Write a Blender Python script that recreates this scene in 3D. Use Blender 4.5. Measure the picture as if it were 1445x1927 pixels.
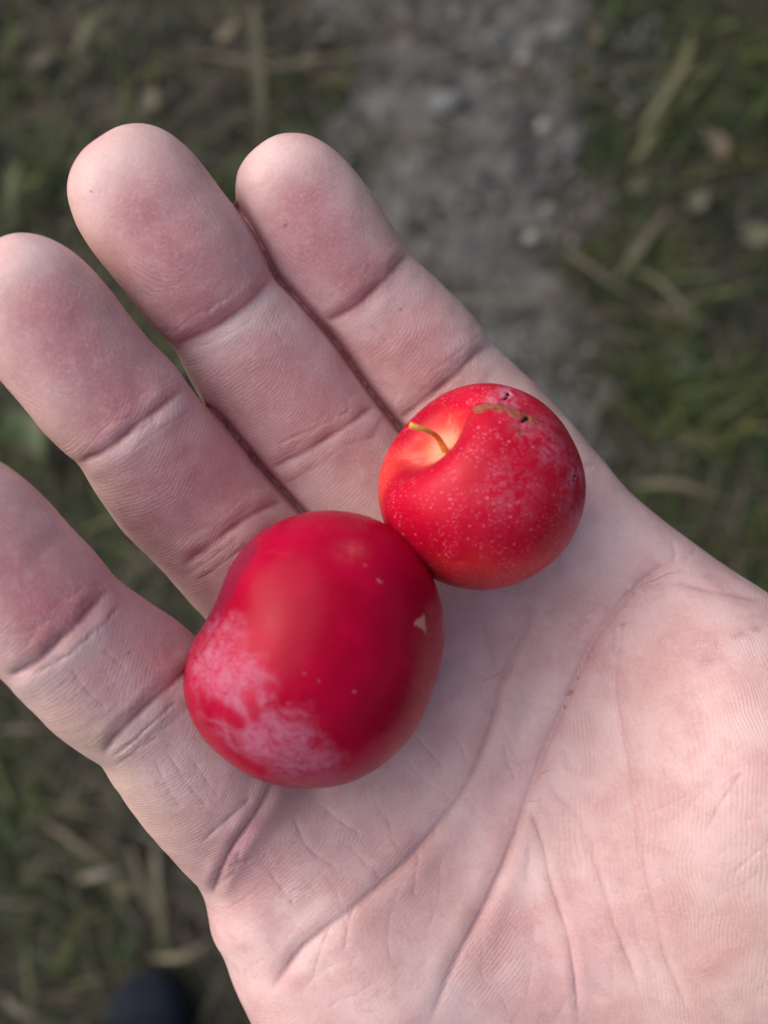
import bpy, bmesh, math, random, os
import numpy as np
from mathutils import Matrix, Vector, Euler

R_ = math.radians
rng = np.random.default_rng(7)
random.seed(7)
for o in list(bpy.data.objects):
    bpy.data.objects.remove(o, do_unlink=True)
scene = bpy.context.scene
C = scene.collection

# ------------------------------------------------------------------ camera
FPX = 1900.0            # focal length in pixels of the 1445 x 1927 photograph
D = 160.0               # mm from lens to the plane of the palm
S = FPX / D             # pixels per mm on that plane
TILT = R_(13)
CAM_H = 1.32
cam_d = bpy.data.cameras.new('camera')
cam = bpy.data.objects.new('camera', cam_d)
C.objects.link(cam)
cam.location = (0, 0, CAM_H)
cam.rotation_euler = (TILT, 0, 0)
cam_d.sensor_fit = 'AUTO'
cam_d.sensor_width = 36
cam_d.lens = 36 * FPX / 1927
cam_d.clip_start = 0.01
cam_d.clip_end = 300
cam_d.dof.use_dof = True
cam_d.dof.focus_distance = 0.151
cam_d.dof.aperture_fstop = cam_d.lens / 3.1
scene.camera = cam

# ------------------------------------------------------------------ light
SUN_EL, SUN_AZ = R_(42), R_(-72)      # azimuth measured from +Y (top of the photo) towards +X
world = bpy.data.worlds.new('World')
scene.world = world
world.use_nodes = True
wn = world.node_tree
wn.nodes.clear()
sky = wn.nodes.new('ShaderNodeTexSky')
sky.sky_type = 'NISHITA'
sky.sun_disc = False
sky.sun_elevation = SUN_EL
sky.sun_rotation = SUN_AZ
sky.air_density = 1.0
sky.dust_density = 7.0
sky.ozone_density = 0.6
bg = wn.nodes.new('ShaderNodeBackground')
bg.inputs['Strength'].default_value = 0.065
wo = wn.nodes.new('ShaderNodeOutputWorld')
wn.links.new(sky.outputs[0], bg.inputs[0])
wn.links.new(bg.outputs[0], wo.inputs[0])

sun_d = bpy.data.lights.new('sun', 'SUN')
sun_d.energy = 1.4
sun_d.angle = R_(95)
sun_d.color = (1.0, 0.98, 0.965)
sun = bpy.data.objects.new('sun', sun_d)
C.objects.link(sun)
sdir = Vector((math.sin(SUN_AZ) * math.cos(SUN_EL), math.cos(SUN_AZ) * math.cos(SUN_EL), math.sin(SUN_EL)))
sun.rotation_euler = sdir.to_track_quat('Z', 'Y').to_euler()
sun.location = (-1, 1, 3)

scene.view_settings.view_transform = 'Standard'
scene.view_settings.look = 'None'
scene.view_settings.exposure = 0.82
scene.view_settings.gamma = 1.0
scene.view_settings.use_curve_mapping = False
scene.render.engine = 'CYCLES'
scene.cycles.use_denoising = True
try:
    scene.cycles.denoiser = 'OPENIMAGEDENOISE'
except Exception:
    pass
scene.cycles.max_bounces = 6
scene.cycles.use_adaptive_sampling = False

# ------------------------------------------------------------------ helpers
def tag(o, label=None, cat=None, group=None, kind=None):
    if label: o['label'] = label
    if cat: o['category'] = cat
    if group: o['group'] = group
    if kind: o['kind'] = kind
    return o

def link_mesh(name, verts, faces, mat=None, parent=None, smooth=True):
    me = bpy.data.meshes.new(name)
    if isinstance(faces, np.ndarray):
        nv, nf, k = len(verts), len(faces), faces.shape[1]
        me.vertices.add(nv)
        me.vertices.foreach_set('co', np.asarray(verts, np.float32).ravel())
        me.loops.add(nf * k)
        me.loops.foreach_set('vertex_index', faces.astype(np.int32).ravel())
        me.polygons.add(nf)
        me.polygons.foreach_set('loop_start', np.arange(0, nf * k, k, dtype=np.int32))
        me.update(calc_edges=True)
        me.validate()
    else:
        me.from_pydata([tuple(v) for v in verts], [], faces)
        me.update()
    if smooth:
        me.polygons.foreach_set('use_smooth', np.ones(len(me.polygons), bool))
    if mat: me.materials.append(mat)
    o = bpy.data.objects.new(name, me)
    C.objects.link(o)
    if parent is not None: o.parent = parent
    return o

def fattr(me, name, arr):
    a = me.attributes.new(name, 'FLOAT', 'POINT')
    a.data.foreach_set('value', np.asarray(arr, np.float32))

def cattr(me, name, arr):
    a = me.attributes.new(name, 'FLOAT_COLOR', 'POINT')
    arr = np.asarray(arr, np.float32)
    if arr.shape[1] == 3: arr = np.hstack([arr, np.ones((len(arr), 1), np.float32)])
    a.data.foreach_set('color', arr.ravel())

class NT:
    """small wrapper for building node trees"""
    def __init__(self, name):
        self.m = bpy.data.materials.new(name)
        self.m.use_nodes = True
        self.t = self.m.node_tree
        self.t.nodes.clear()
        self.out = self.t.nodes.new('ShaderNodeOutputMaterial')
        self.p = self.t.nodes.new('ShaderNodeBsdfPrincipled')
        self.t.links.new(self.p.outputs[0], self.out.inputs[0])
    def set(self, sock, v):
        if hasattr(v, 'is_output'): self.t.links.new(v, sock)
        else: sock.default_value = v
    def pin(self, name, v): self.set(self.p.inputs[name], v)
    def attr(self, n, out='Fac'):
        a = self.t.nodes.new('ShaderNodeAttribute'); a.attribute_name = n
        return a.outputs[out]
    def math(self, op, a, b=0.0, c=0.0, clamp=False):
        n = self.t.nodes.new('ShaderNodeMath'); n.operation = op; n.use_clamp = clamp
        self.set(n.inputs[0], a); self.set(n.inputs[1], b); self.set(n.inputs[2], c)
        return n.outputs[0]
    def mix(self, f, a, b, mode='MIX'):
        n = self.t.nodes.new('ShaderNodeMix'); n.data_type = 'RGBA'; n.blend_type = mode
        self.set(n.inputs[0], f)
        for i, v in ((6, a), (7, b)):
            if not hasattr(v, 'is_output') and len(v) == 3: v = (*v, 1)
            self.set(n.inputs[i], v)
        return n.outputs[2]
    def obj(self):
        return self.t.nodes.new('ShaderNodeTexCoord').outputs['Object']
    def noise(self, scale, detail=3, rough=0.5, vec=None, dist=0.0):
        n = self.t.nodes.new('ShaderNodeTexNoise')
        n.inputs['Scale'].default_value = scale; n.inputs['Detail'].default_value = detail
        n.inputs['Roughness'].default_value = rough; n.inputs['Distortion'].default_value = dist
        self.set(n.inputs['Vector'], vec if vec is not None else self.obj())
        return n.outputs[0]
    def voronoi(self, scale, feature='F1', vec=None, out='Distance', rand=1.0):
        n = self.t.nodes.new('ShaderNodeTexVoronoi'); n.feature = feature
        n.inputs['Scale'].default_value = scale; n.inputs['Randomness'].default_value = rand
        self.set(n.inputs['Vector'], vec if vec is not None else self.obj())
        return n.outputs[out]
    def ramp(self, v, a, b, lo=0.0, hi=1.0, smooth=True):
        n = self.t.nodes.new('ShaderNodeMapRange')
        n.interpolation_type = 'SMOOTHSTEP' if smooth else 'LINEAR'
        self.set(n.inputs['Value'], v)
        for k, x in (('From Min', a), ('From Max', b), ('To Min', lo), ('To Max', hi)): self.set(n.inputs[k], x)
        return n.outputs[0]
    def vscale(self, v, s):
        n = self.t.nodes.new('ShaderNodeVectorMath'); n.operation = 'MULTIPLY'
        self.set(n.inputs[0], v); n.inputs[1].default_value = s
        return n.outputs[0]
    def vadd(self, a, b):
        n = self.t.nodes.new('ShaderNodeVectorMath'); n.operation = 'ADD'
        self.set(n.inputs[0], a); self.set(n.inputs[1], b)
        return n.outputs[0]
    def bump(self, h, dist=0.001, strength=1.0, normal=None):
        n = self.t.nodes.new('ShaderNodeBump')
        n.inputs['Strength'].default_value = strength; n.inputs['Distance'].default_value = dist
        self.set(n.inputs['Height'], h)
        if normal is not None: self.set(n.inputs['Normal'], normal)
        return n.outputs[0]

# hand frame: x right, y up, z towards the lens, millimetres, origin on the optical axis at distance D
def P(px, py, z=0.0):
    f = (D - z) / D / S
    return np.array([(px - 722.5) * f, (963.5 - py) * f, z])

def to_px(V):
    k = FPX / (D - V[:, 2])
    return 722.5 + V[:, 0] * k, 963.5 - V[:, 1] * k

cam_rot = Euler((TILT, 0, 0)).to_matrix()
HAND_MAT = Matrix.Translation(Vector((0, 0, CAM_H)) + cam_rot @ Vector((0, 0, -D / 1000))) @ cam_rot.to_4x4()

def catmull(pts, n=6):
    pts = np.asarray(pts, float)
    if len(pts) < 3:
        t = np.linspace(0, 1, n + 1)[:, None]
        return pts[0] * (1 - t) + pts[-1] * t
    e = np.vstack([2 * pts[0] - pts[1], pts, 2 * pts[-1] - pts[-2]])
    out = []
    for i in range(1, len(e) - 2):
        p0, p1, p2, p3 = e[i - 1], e[i], e[i + 1], e[i + 2]
        for t in np.linspace(0, 1, n, endpoint=False):
            out.append(0.5 * (2 * p1 + (p2 - p0) * t + (2 * p0 - 5 * p1 + 4 * p2 - p3) * t * t + (3 * p1 - p0 - 3 * p2 + p3) * t ** 3))
    out.append(e[-2])
    return np.array(out)

def vnoise(P3, scale, seed=0):
    """cheap smooth value noise for numpy points, -1..1"""
    q = P3 * scale + seed * 17.31
    i = np.floor(q).astype(np.int64); f = q - i; f = f * f * (3 - 2 * f)
    def h(a):
        n = (a[:, 0] * 374761393 + a[:, 1] * 668265263 + a[:, 2] * 2147483647 + seed * 144665) & 0x7fffffff
        n = ((n ^ (n >> 13)) * 1274126177) & 0x7fffffff
        return ((n ^ (n >> 16)) & 0xffff) / 32767.5 - 1
    r = 0
    for dx in (0, 1):
        for dy in (0, 1):
            for dz in (0, 1):
                w = (f[:, 0] if dx else 1 - f[:, 0]) * (f[:, 1] if dy else 1 - f[:, 1]) * (f[:, 2] if dz else 1 - f[:, 2])
                r = r + w * h(i + np.array([dx, dy, dz]))
    return r

def smoothstep(a, b, x):
    t = np.clip((x - a) / (b - a), 0, 1)
    return t * t * (3 - 2 * t)

# ------------------------------------------------------------------ ground, path
def ground_pt(px, py, h=0.0):
    d = cam_rot @ Vector(((px - 722.5) / FPX, (963.5 - py) / FPX, -1))
    t = (h - CAM_H) / d.z
    return Vector((0, 0, CAM_H)) + d * t

def path_mask(X, Y):
    """1 on the trodden strip, 0 on the grass; strip runs up the photo and drifts right"""
    A = np.stack([X, Y, 0 * X], 1)
    cx = 0.135 + 0.04 * (0.5 - Y) + 0.03 * vnoise(A, 5, 3)
    hw = 0.195 + 0.07 * vnoise(A, 4, 5) + 0.06 * vnoise(A, 13, 6) + .05 * vnoise(A, 35, 7)
    return smoothstep(0.12, -0.09, np.abs(X - cx) - hw)

def ground_h(X, Y):
    A = np.stack([X, Y, 0 * X], 1)
    return 0.010 * vnoise(A, 6, 1) + 0.005 * vnoise(A, 22, 2) + 0.0025 * vnoise(A, 70, 4)

def sheet(n, half, cx=0, cy=0):
    g = np.linspace(-1, 1, n)
    g = np.sign(g) * np.abs(g) ** 1.0 * half
    X, Y = np.meshgrid(g + cx, g + cy)
    idx = np.arange(n * n).reshape(n, n)
    F = np.stack([idx[:-1, :-1], idx[:-1, 1:], idx[1:, 1:], idx[1:, :-1]], -1).reshape(-1, 4)
    return X.ravel(), Y.ravel(), F

nt = NT('soil')
n1 = nt.noise(14, 5, 0.6); n2 = nt.noise(90, 4, 0.6); n3 = nt.noise(5, 3)
col = nt.mix(nt.ramp(n1, .35, .7), (.020, .019, .016), (.046, .043, .037))
col = nt.mix(nt.ramp(n2, .5, .75), col, (.12, .105, .08))
col = nt.mix(nt.math('MULTIPLY', nt.ramp(n3, .45, .6), .6), col, (.035, .045, .02))
nt.pin('Base Color', col); nt.pin('Roughness', .95); nt.pin('Specular IOR Level', .1)
nt.pin('Normal', nt.bump(nt.math('ADD', n1, n2), .006))
M_soil = nt.m

nt = NT('path_dirt')
n1 = nt.noise(17, 5, 0.66); n2 = nt.noise(60, 5, 0.65); v = nt.voronoi(75, 'F1', out='Color'); n3 = nt.noise(4.5, 2)
col = nt.mix(nt.ramp(n1, .36, .64), (.034, .034, .034), (.135, .133, .130))
col = nt.mix(nt.ramp(n2, .52, .72), col, (.20, .195, .185))
col = nt.mix(nt.math('MULTIPLY', nt.ramp(n3, .48, .66), .5), col, (.085, .07, .045))
nt.pin('Base Color', col); nt.pin('Roughness', .95); nt.pin('Specular IOR Level', .1)
nt.pin('Normal', nt.bump(nt.math('ADD', n1, n2), .006))
M_path = nt.m

# ground: fine in the middle, reaching far out
g1 = np.linspace(-1.6, 1.6, 200)
g = np.concatenate([[-90, -30, -10, -4, -2.2], g1, [2.2, 4, 10, 30, 90]])
X, Y = np.meshgrid(g, g)
n = len(g)
idx = np.arange(n * n).reshape(n, n)
F = np.stack([idx[:-1, :-1], idx[:-1, 1:], idx[1:, 1:], idx[1:, :-1]], -1).reshape(-1, 4)
X = X.ravel(); Y = Y.ravel()
gr = link_mesh('ground', np.stack([X, Y, ground_h(X, Y)], 1), F, M_soil)
tag(gr, 'dark soil under the grass beside the path', kind='structure')

ys = np.linspace(-6, 6, 900); xs = np.linspace(-.5, .5, 90)
X, Y = np.meshgrid(xs + .1, ys)
idx = np.arange(X.size).reshape(X.shape)
F = np.stack([idx[:-1, :-1], idx[:-1, 1:], idx[1:, 1:], idx[1:, :-1]], -1).reshape(-1, 4)
X = X.ravel(); Y = Y.ravel()
A = np.stack([X, Y, 0 * X], 1)
pm = path_mask(X, Y)
clod = 0.008 * np.maximum(vnoise(A, 40, 9), 0) + 0.003 * vnoise(A, 90, 10)
Z = ground_h(X, Y) - 0.02 + 0.026 * pm + clod * pm
pt = link_mesh('path', np.stack([X, Y, Z], 1), F, M_path)
tag(pt, 'bare grey trodden dirt path between the grass', kind='structure')

# ------------------------------------------------------------------ grass and litter (uncountable)
def blades(name, N, X, Y, length, width, cols, lean=(0.4, 1.3), curl=0.6, heading=None, spread=3.14, mat=None, zoff=0.0):
    L = length * (0.6 + 0.8 * rng.random(N)); W = width * (0.6 + 0.8 * rng.random(N))
    th = (rng.random(N) * 2 - 1) * spread + (heading if heading is not None else 0)
    ln = lean[0] + (lean[1] - lean[0]) * rng.random(N)
    base = np.stack([X, Y, ground_h(X, Y) + zoff], 1)
    dirh = np.stack([np.cos(th), np.sin(th), 0 * th], 1); side = np.stack([-np.sin(th), np.cos(th), 0 * th], 1)
    lv = [(0, 1.0), (.35, 1.0), (.7, .75), (1.0, .12)]
    V = np.zeros((N, 8, 3)); p = base.copy(); a = ln.copy(); bend = curl * (rng.random(N) - .1)
    sw = rng.normal(0, .25, N)
    prev = 0
    for k, (s, w) in enumerate(lv):
        step = (s - prev) * L; prev = s
        p = p + step[:, None] * (np.sin(a)[:, None] * dirh + np.cos(a)[:, None] * np.array([0, 0, 1.])) + (sw * step)[:, None] * side
        a = np.minimum(a + bend, 1.75)
        p[:, 2] = np.maximum(p[:, 2], .002)
        V[:, 2 * k] = p - side * (W * w / 2)[:, None]
        V[:, 2 * k + 1] = p + side * (W * w / 2)[:, None]
    b = (np.arange(N) * 8)[:, None, None]
    f = np.array([[0, 1, 3, 2], [2, 3, 5, 4], [4, 5, 7, 6]])[None] + b
    o = link_mesh(name, V.reshape(-1, 3), f.reshape(-1, 4), mat)
    ci = rng.integers(0, len(cols), N)
    cc = np.asarray(cols)[ci] * (0.5 + 0.6 * rng.random((N, 1)))
    cattr(o.data, 'tint', np.repeat(cc, 8, 0))
    return o

nt = NT('grass_blade')
nt.pin('Base Color', nt.attr('tint', 'Color')); nt.pin('Roughness', .55); nt.pin('Specular IOR Level', .3)
M_grass = nt.m

def scatter(N, x0, x1, y0, y1, keep):
    X = np.zeros(0); Y = np.zeros(0)
    while len(X) < N:
        x = rng.uniform(x0, x1, N * 2); y = rng.uniform(y0, y1, N * 2)
        k = rng.random(N * 2) < keep(x, y)
        X = np.concatenate([X, x[k]]); Y = np.concatenate([Y, y[k]])
    return X[:N], Y[:N]

def clump(X, Y, sc, seed, lo=-.1, hi=.5):
    A = np.stack([X, Y, 0 * X], 1)
    return smoothstep(lo, hi, vnoise(A, sc, seed) + .4 * vnoise(A, sc * 3, seed + 1))

def green_zone(x, y):                  # lusher right of the path, patchy at the left, mostly withered towards the walker's feet
    return np.where(x > .1, .35 + .65 * smoothstep(.0, .35, x - .1), .16 + .55 * smoothstep(-.15, .45, y)) * (.06 + .94 * clump(x, y, 7, 21))
gx, gy = scatter(26000, -1.3, 1.4, -.7, 1.6, lambda x, y: (1 - path_mask(x, y)) ** 1.3 * green_zone(x, y))
g = blades('grass', 26000, gx, gy, .075, .0042,
           [(.026, .050, .016), (.040, .070, .016), (.066, .078, .022), (.100, .122, .030), (.018, .046, .022), (.055, .060, .026), (.085, .090, .030)], mat=M_grass)
tag(g, 'dark green and olive grass growing on both sides of the path', 'grass', kind='stuff')
dx, dy = scatter(20000, -1.3, 1.4, -.7, 1.6, lambda x, y: (.16 + .84 * (1 - path_mask(x, y)) + .5 * smoothstep(.12, .3, x) * path_mask(x, y)) * (.1 + .9 * clump(x, y, 6, 33)))
g = blades('dry_grass', 20000, dx, dy, .07, .0036,
           [(.085, .076, .055), (.125, .115, .085), (.055, .049, .038), (.038, .034, .027), (.10, .080, .055), (.07, .055, .04)], lean=(1.0, 1.6), curl=.25, mat=M_grass, zoff=.004)
tag(g, 'withered straw-coloured grass matted over the ground', 'grass', kind='stuff')

# ------------------------------------------------------------------ hand: signed distance field
def poly_sd(X, Y, poly):
    d = np.full(X.shape, 1e9); inside = np.zeros(X.shape, bool)
    m = len(poly)
    for i in range(m):
        a = poly[i]; b = poly[(i + 1) % m]; e = b - a
        wx = X - a[0]; wy = Y - a[1]
        t = np.clip((wx * e[0] + wy * e[1]) / (e @ e), 0, 1)
        d = np.minimum(d, (wx - e[0] * t) ** 2 + (wy - e[1] * t) ** 2)
        c = (a[1] > Y) != (b[1] > Y)
        with np.errstate(divide='ignore', invalid='ignore'):
            xi = (b[0] - a[0]) * (Y - a[1]) / (b[1] - a[1] + 1e-12) + a[0]
        inside ^= c & (X < xi)
    return np.where(inside, -1, 1) * np.sqrt(d)

def chaikin(p, it=2):
    p = np.asarray(p, float)
    for _ in range(it):
        q = np.roll(p, -1, 0)
        p = np.stack([.75 * p + .25 * q, .25 * p + .75 * q], 1).reshape(-1, 2)
    return p

# palm outline, photograph pixels; finger roots run inside the finger tubes
PALM = [(404, 1690), (414, 1733), (434, 1764), (450, 1815), (475, 1865), (506, 1927), (580, 2050), (690, 2200), (830, 2380),
        (1480, 2330), (1620, 2050), (1640, 1800), (1640, 1560), (1620, 1330), (1540, 1200), (1445, 1128), (1365, 1073), (1293, 1018), (1211, 952),
        (1134, 875), (1057, 793), (1000, 760), (900, 800), (780, 900), (650, 1020), (560, 1150), (500, 1290), (440, 1480), (408, 1600)]
PZ = -11.0
palm_mm = np.array([P(x, y, PZ)[:2] for x, y in PALM])
palm_mm = chaikin(palm_mm, 2)

HC = [  # px, py, height of the palm's skin in mm
    (1000, 860, -2.5), (860, 900, -2.5), (700, 1010, -2.5), (560, 1200, -1.5), (470, 1420, 1.5), (1120, 960, -1.5), (1180, 1040, -1.0),
    (900, 1080, -3.5), (800, 1250, -4.5), (960, 1250, -5.0), (1080, 1150, -3.0), (700, 1400, -2.0), (560, 1560, 5.0), (480, 1680, 6.0), (540, 1590, 6.5),
    (860, 1420, -4.5), (980, 1400, -5.5), (720, 1600, 1.5), (880, 1570, -2.5), (560, 1790, 5.5), (680, 1760, 6.5), (820, 1760, 4.0),
    (960, 1700, 0.5), (1060, 1500, -1.5), (1100, 1330, -2.5), (1150, 1250, 0.0), (1220, 1150, 1.0), (1300, 1100, 2.5), (1300, 1250, 8.0),
    (1250, 1430, 7.5), (1400, 1300, 12.0), (1400, 1500, 14.0), (1200, 1620, 6.0), (1300, 1700, 9.0), (1150, 1800, 4.5), (1400, 1850, 9.0),
    (1000, 1900, 3.5), (750, 1930, 7.5), (1200, 2050, 1.0), (900, 2150, 2.0), (1500, 2100, 3.0), (1600, 1450, 12.0), (1100, 2350, -3.0), (1500, 1150, 5.0)]
hx = np.array([P(a, b, c)[:2] for a, b, c in HC]); hz = np.array([c for *_, c in HC])
def _phi(d2): return d2 * np.log(d2 + 1e-6) * .5
_n = len(hx)
_K = np.zeros((_n + 3, _n + 3))
_K[:_n, :_n] = _phi(((hx[:, None] - hx[None]) ** 2).sum(-1)) + np.eye(_n) * 25
_K[:_n, _n] = 1; _K[:_n, _n + 1:] = hx; _K[_n, :_n] = 1; _K[_n + 1:, :_n] = hx.T
_w = np.linalg.solve(_K, np.concatenate([hz, np.zeros(3)]))
def palm_h(x, y):
    r = _w[_n] + _w[_n + 1] * x + _w[_n + 2] * y
    for i in range(_n):
        r = r + _w[i] * _phi((x - hx[i, 0]) ** 2 + (y - hx[i, 1]) ** 2)
    return np.clip(r, -14, 16)

# fingers: stations (left edge px, right edge px, depth of the centre line in mm), root to tip, then the tip point
FINGERS = {
    'index': ([((900, 1010), (1120, 870), -15), ((820, 905), (1040, 765), -13), ((742, 803), (930, 655), -10.5), ((690, 730), (892, 602), -7.5), ((640, 663), (828, 538), -4.5),
               ((598, 610), (776, 486), -2.5), ((550, 560), (746, 440), 0), ((509, 510), (712, 385), 2)], (512, 262), 4.5),
    'middle': ([((680, 1130), (890, 970), -14), ((580, 1010), (795, 855), -12), ((498, 900), (708, 752), -8), ((410, 798), (626, 643), -2.5), ((354, 709), (560, 565), 2),
                ((327, 654), (510, 516), 4.5), ((285, 611), (484, 464), 7), ((238, 551), (443, 395), 9.5), ((191, 493), (403, 338), 11)], (238, 243), 12.5),
    'ring': ([((520, 1330), (770, 1160), -13), ((425, 1200), (670, 1060), -11), ((344, 1110), (575, 980), -6), ((282, 1040), (505, 912), -1), ((229, 987), (455, 852), 3), ((190, 938), (410, 795), 7),
              ((150, 873), (360, 733), 11), ((122, 843), (338, 700), 12.5), ((83, 807), (303, 666), 14), ((42, 757), (257, 611), 16), ((0, 710), (214, 554), 17.5)], (50, 440), 18.5),
    'pinky': ([((480, 1760), (690, 1580), -8), ((404, 1686), (600, 1500), -5.5), ((326, 1604), (540, 1415), .5), ((243, 1503), (462, 1310), 6), ((200, 1437), (398, 1232), 10), ((140, 1395), (345, 1183), 13),
               ((93, 1357), (300, 1152), 16), ((18, 1277), (226, 1100), 20), ((-30, 1236), (165, 1030), 22), ((-70, 1185), (105, 968), 23.5)], (-165, 880), 25),
}
TUBES = {}
def make_tube(st, tip, tipz, aspect=.88, sub=4):
    c = []; rw = []; lat = []
    for l, r, z in st:
        a = P(*l, z); b = P(*r, z)
        c.append((a + b) / 2); rw.append(np.linalg.norm(b - a) / 2); lat.append((b - a) / np.linalg.norm(b - a))
    arr = catmull(np.hstack([np.array(c), np.array(rw)[:, None], np.array(lat)]), sub)
    c = arr[:, :3]; rw = arr[:, 3]; U = arr[:, 4:7]
    T = np.gradient(c, axis=0); T /= np.linalg.norm(T, axis=1)[:, None]
    U = U - (U * T).sum(1)[:, None] * T; U /= np.linalg.norm(U, axis=1)[:, None]
    V = np.cross(T, U)
    rt = np.linalg.norm(P(*tip, tipz) - c[-1])
    seg = np.concatenate([[0], np.cumsum(np.linalg.norm(np.diff(c, axis=0), axis=1))])
    return dict(c=c, rw=rw, rh=rw * aspect, U=U, V=V, T=T, rt=rt, s=seg, bb=(c.min(0) - 26, c.max(0) + 26))
for k, (st, tip, tz) in FINGERS.items():
    TUBES[k] = make_tube(st, tip, tz)
TUBES['thumb'] = make_tube([((1480, 1620), (1480, 1260), 0), ((1640, 1560), (1620, 1240), 4), ((1800, 1470), (1760, 1190), 8), ((1920, 1400), (1880, 1150), 10), ((2060, 1310), (2010, 1070), 12),
                            ((2160, 1240), (2100, 1010), 13)], (2240, 1060), 13)
arm = make_tube([((830, 2420), (1560, 2180), -26), ((900, 2480), (1600, 2260), -26), ((1000, 2600), (1680, 2360), -26), ((1150, 2850), (1860, 2560), -26)],
                (1690, 2960), -26, aspect=.62)
arm['rh'] = np.minimum(arm['rh'], 21)
TUBES['arm'] = arm

def tube_sd(p, tb, want=False):
    c, rw, rh, U, V, T = (tb[k] for k in ('c', 'rw', 'rh', 'U', 'V', 'T'))
    n = len(p); best = np.full(n, 1e12); bi = np.zeros(n, np.int32); bt = np.zeros(n)
    for i in range(len(c) - 1):
        e = c[i + 1] - c[i]; L2 = e @ e
        w = p - c[i]
        t = np.clip((w @ e) / L2, 0, 1)
        d2 = ((w - t[:, None] * e) ** 2).sum(1)
        m = d2 < best
        best[m] = d2[m]; bi[m] = i; bt[m] = t[m]
    lerp = lambda a: (a[bi].T * (1 - bt) + a[bi + 1].T * bt).T
    q = p - lerp(c)
    u = (q * lerp(U)).sum(1); v = (q * lerp(V)).sum(1); w = (q * lerp(T)).sum(1)
    a = lerp(rw); b = lerp(rh)
    atip = (bi == len(c) - 2) & (bt > .999)
    wz = np.where(atip & (w > 0), w / tb['rt'], np.where(w < 0, w / a, 0))
    e = ((np.abs(u / a) ** 2.25 + np.abs(v / b) ** 2.25) ** (2.5 / 2.25) + np.abs(wz) ** 2.5) ** .4
    d = (e - 1) * np.minimum(a, b)
    if want == 'v': return d, v / b
    if want: return d, tb['s'][bi] + bt * (tb['s'][bi + 1] - tb['s'][bi]) + np.where(atip, w, 0), u, a
    return d

def smin(a, b, k):
    h = np.clip(.5 + .5 * (b - a) / k, 0, 1)
    return b * (1 - h) + a * h - k * h * (1 - h)

def palm_sd(p):
    ds = poly_sd(p[:, 0], p[:, 1], palm_mm)
    h = palm_h(p[:, 0], p[:, 1])
    dv = np.abs(p[:, 2] - (h - 13)) - 13
    r = 11.0
    a = ds + r; b = dv + r
    return np.minimum(np.maximum(a, b), 0) + np.sqrt(np.maximum(a, 0) ** 2 + np.maximum(b, 0) ** 2) - r

def smax(a, b, k):
    return -smin(-a, -b, k)

def hand_sd(p):
    d = palm_sd(p)
    fd = np.full(len(p), 60.0)
    for k in ('index', 'middle', 'ring', 'pinky'):
        tb = TUBES[k]; lo, hi = tb['bb']
        m = ((p > lo) & (p < hi)).all(1)
        if m.any(): fd[m] = smin(fd[m], tube_sd(p[m], tb), 1.9)
    d = smin(d, fd, 3.0)
    for k in ('thumb', 'arm'):
        tb = TUBES[k]; lo, hi = tb['bb']
        m = ((p > lo) & (p < hi)).all(1)
        if m.any(): d[m] = smin(d[m], tube_sd(p[m], tb), 12.0)
    return d

def surface_nets(Fv, org, h):
    s = Fv < 0
    nx, ny, nz = Fv.shape
    cnt = np.zeros((nx - 1, ny - 1, nz - 1), np.uint8)
    for a in (0, 1):
        for b in (0, 1):
            for c in (0, 1):
                cnt += s[a:nx - 1 + a, b:ny - 1 + b, c:nz - 1 + c]
    act = (cnt > 0) & (cnt < 8)
    I = np.argwhere(act)
    idm = np.full(act.shape, -1, np.int32); idm[act] = np.arange(len(I))
    corners = np.array([(a, b, c) for a in (0, 1) for b in (0, 1) for c in (0, 1)])
    val = np.stack([Fv[I[:, 0] + a, I[:, 1] + b, I[:, 2] + c] for a, b, c in corners], 1)
    acc = np.zeros((len(I), 3)); num = np.zeros(len(I))
    for i in range(8):
        for j in range(i + 1, 8):
            if np.abs(corners[i] - corners[j]).sum() == 1:
                m = (val[:, i] < 0) != (val[:, j] < 0)
                t = val[m, i] / (val[m, i] - val[m, j])
                acc[m] += corners[i] + t[:, None] * (corners[j] - corners[i]); num[m] += 1
    V = (I + acc / num[:, None]) * h + org
    faces = []
    for ax in range(3):
        o1, o2 = [(1, 2), (2, 0), (0, 1)][ax]
        sl0 = [slice(None)] * 3; sl1 = [slice(None)] * 3
        sl0[ax] = slice(0, -1); sl1[ax] = slice(1, None)
        ch = s[tuple(sl0)] != s[tuple(sl1)]
        E = np.argwhere(ch)
        E = E[(E[:, o1] > 0) & (E[:, o2] > 0) & (E[:, o1] < Fv.shape[o1] - 1) & (E[:, o2] < Fv.shape[o2] - 1)]
        ins = s[E[:, 0], E[:, 1], E[:, 2]]
        q = []
        for d1, d2 in ((-1, -1), (0, -1), (0, 0), (-1, 0)):
            c = E.copy(); c[:, o1] += d1; c[:, o2] += d2
            q.append(idm[c[:, 0], c[:, 1], c[:, 2]])
        q = np.stack(q, 1)
        q[~ins] = q[~ins][:, ::-1]
        faces.append(q)
    return V, np.vstack(faces)

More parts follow.
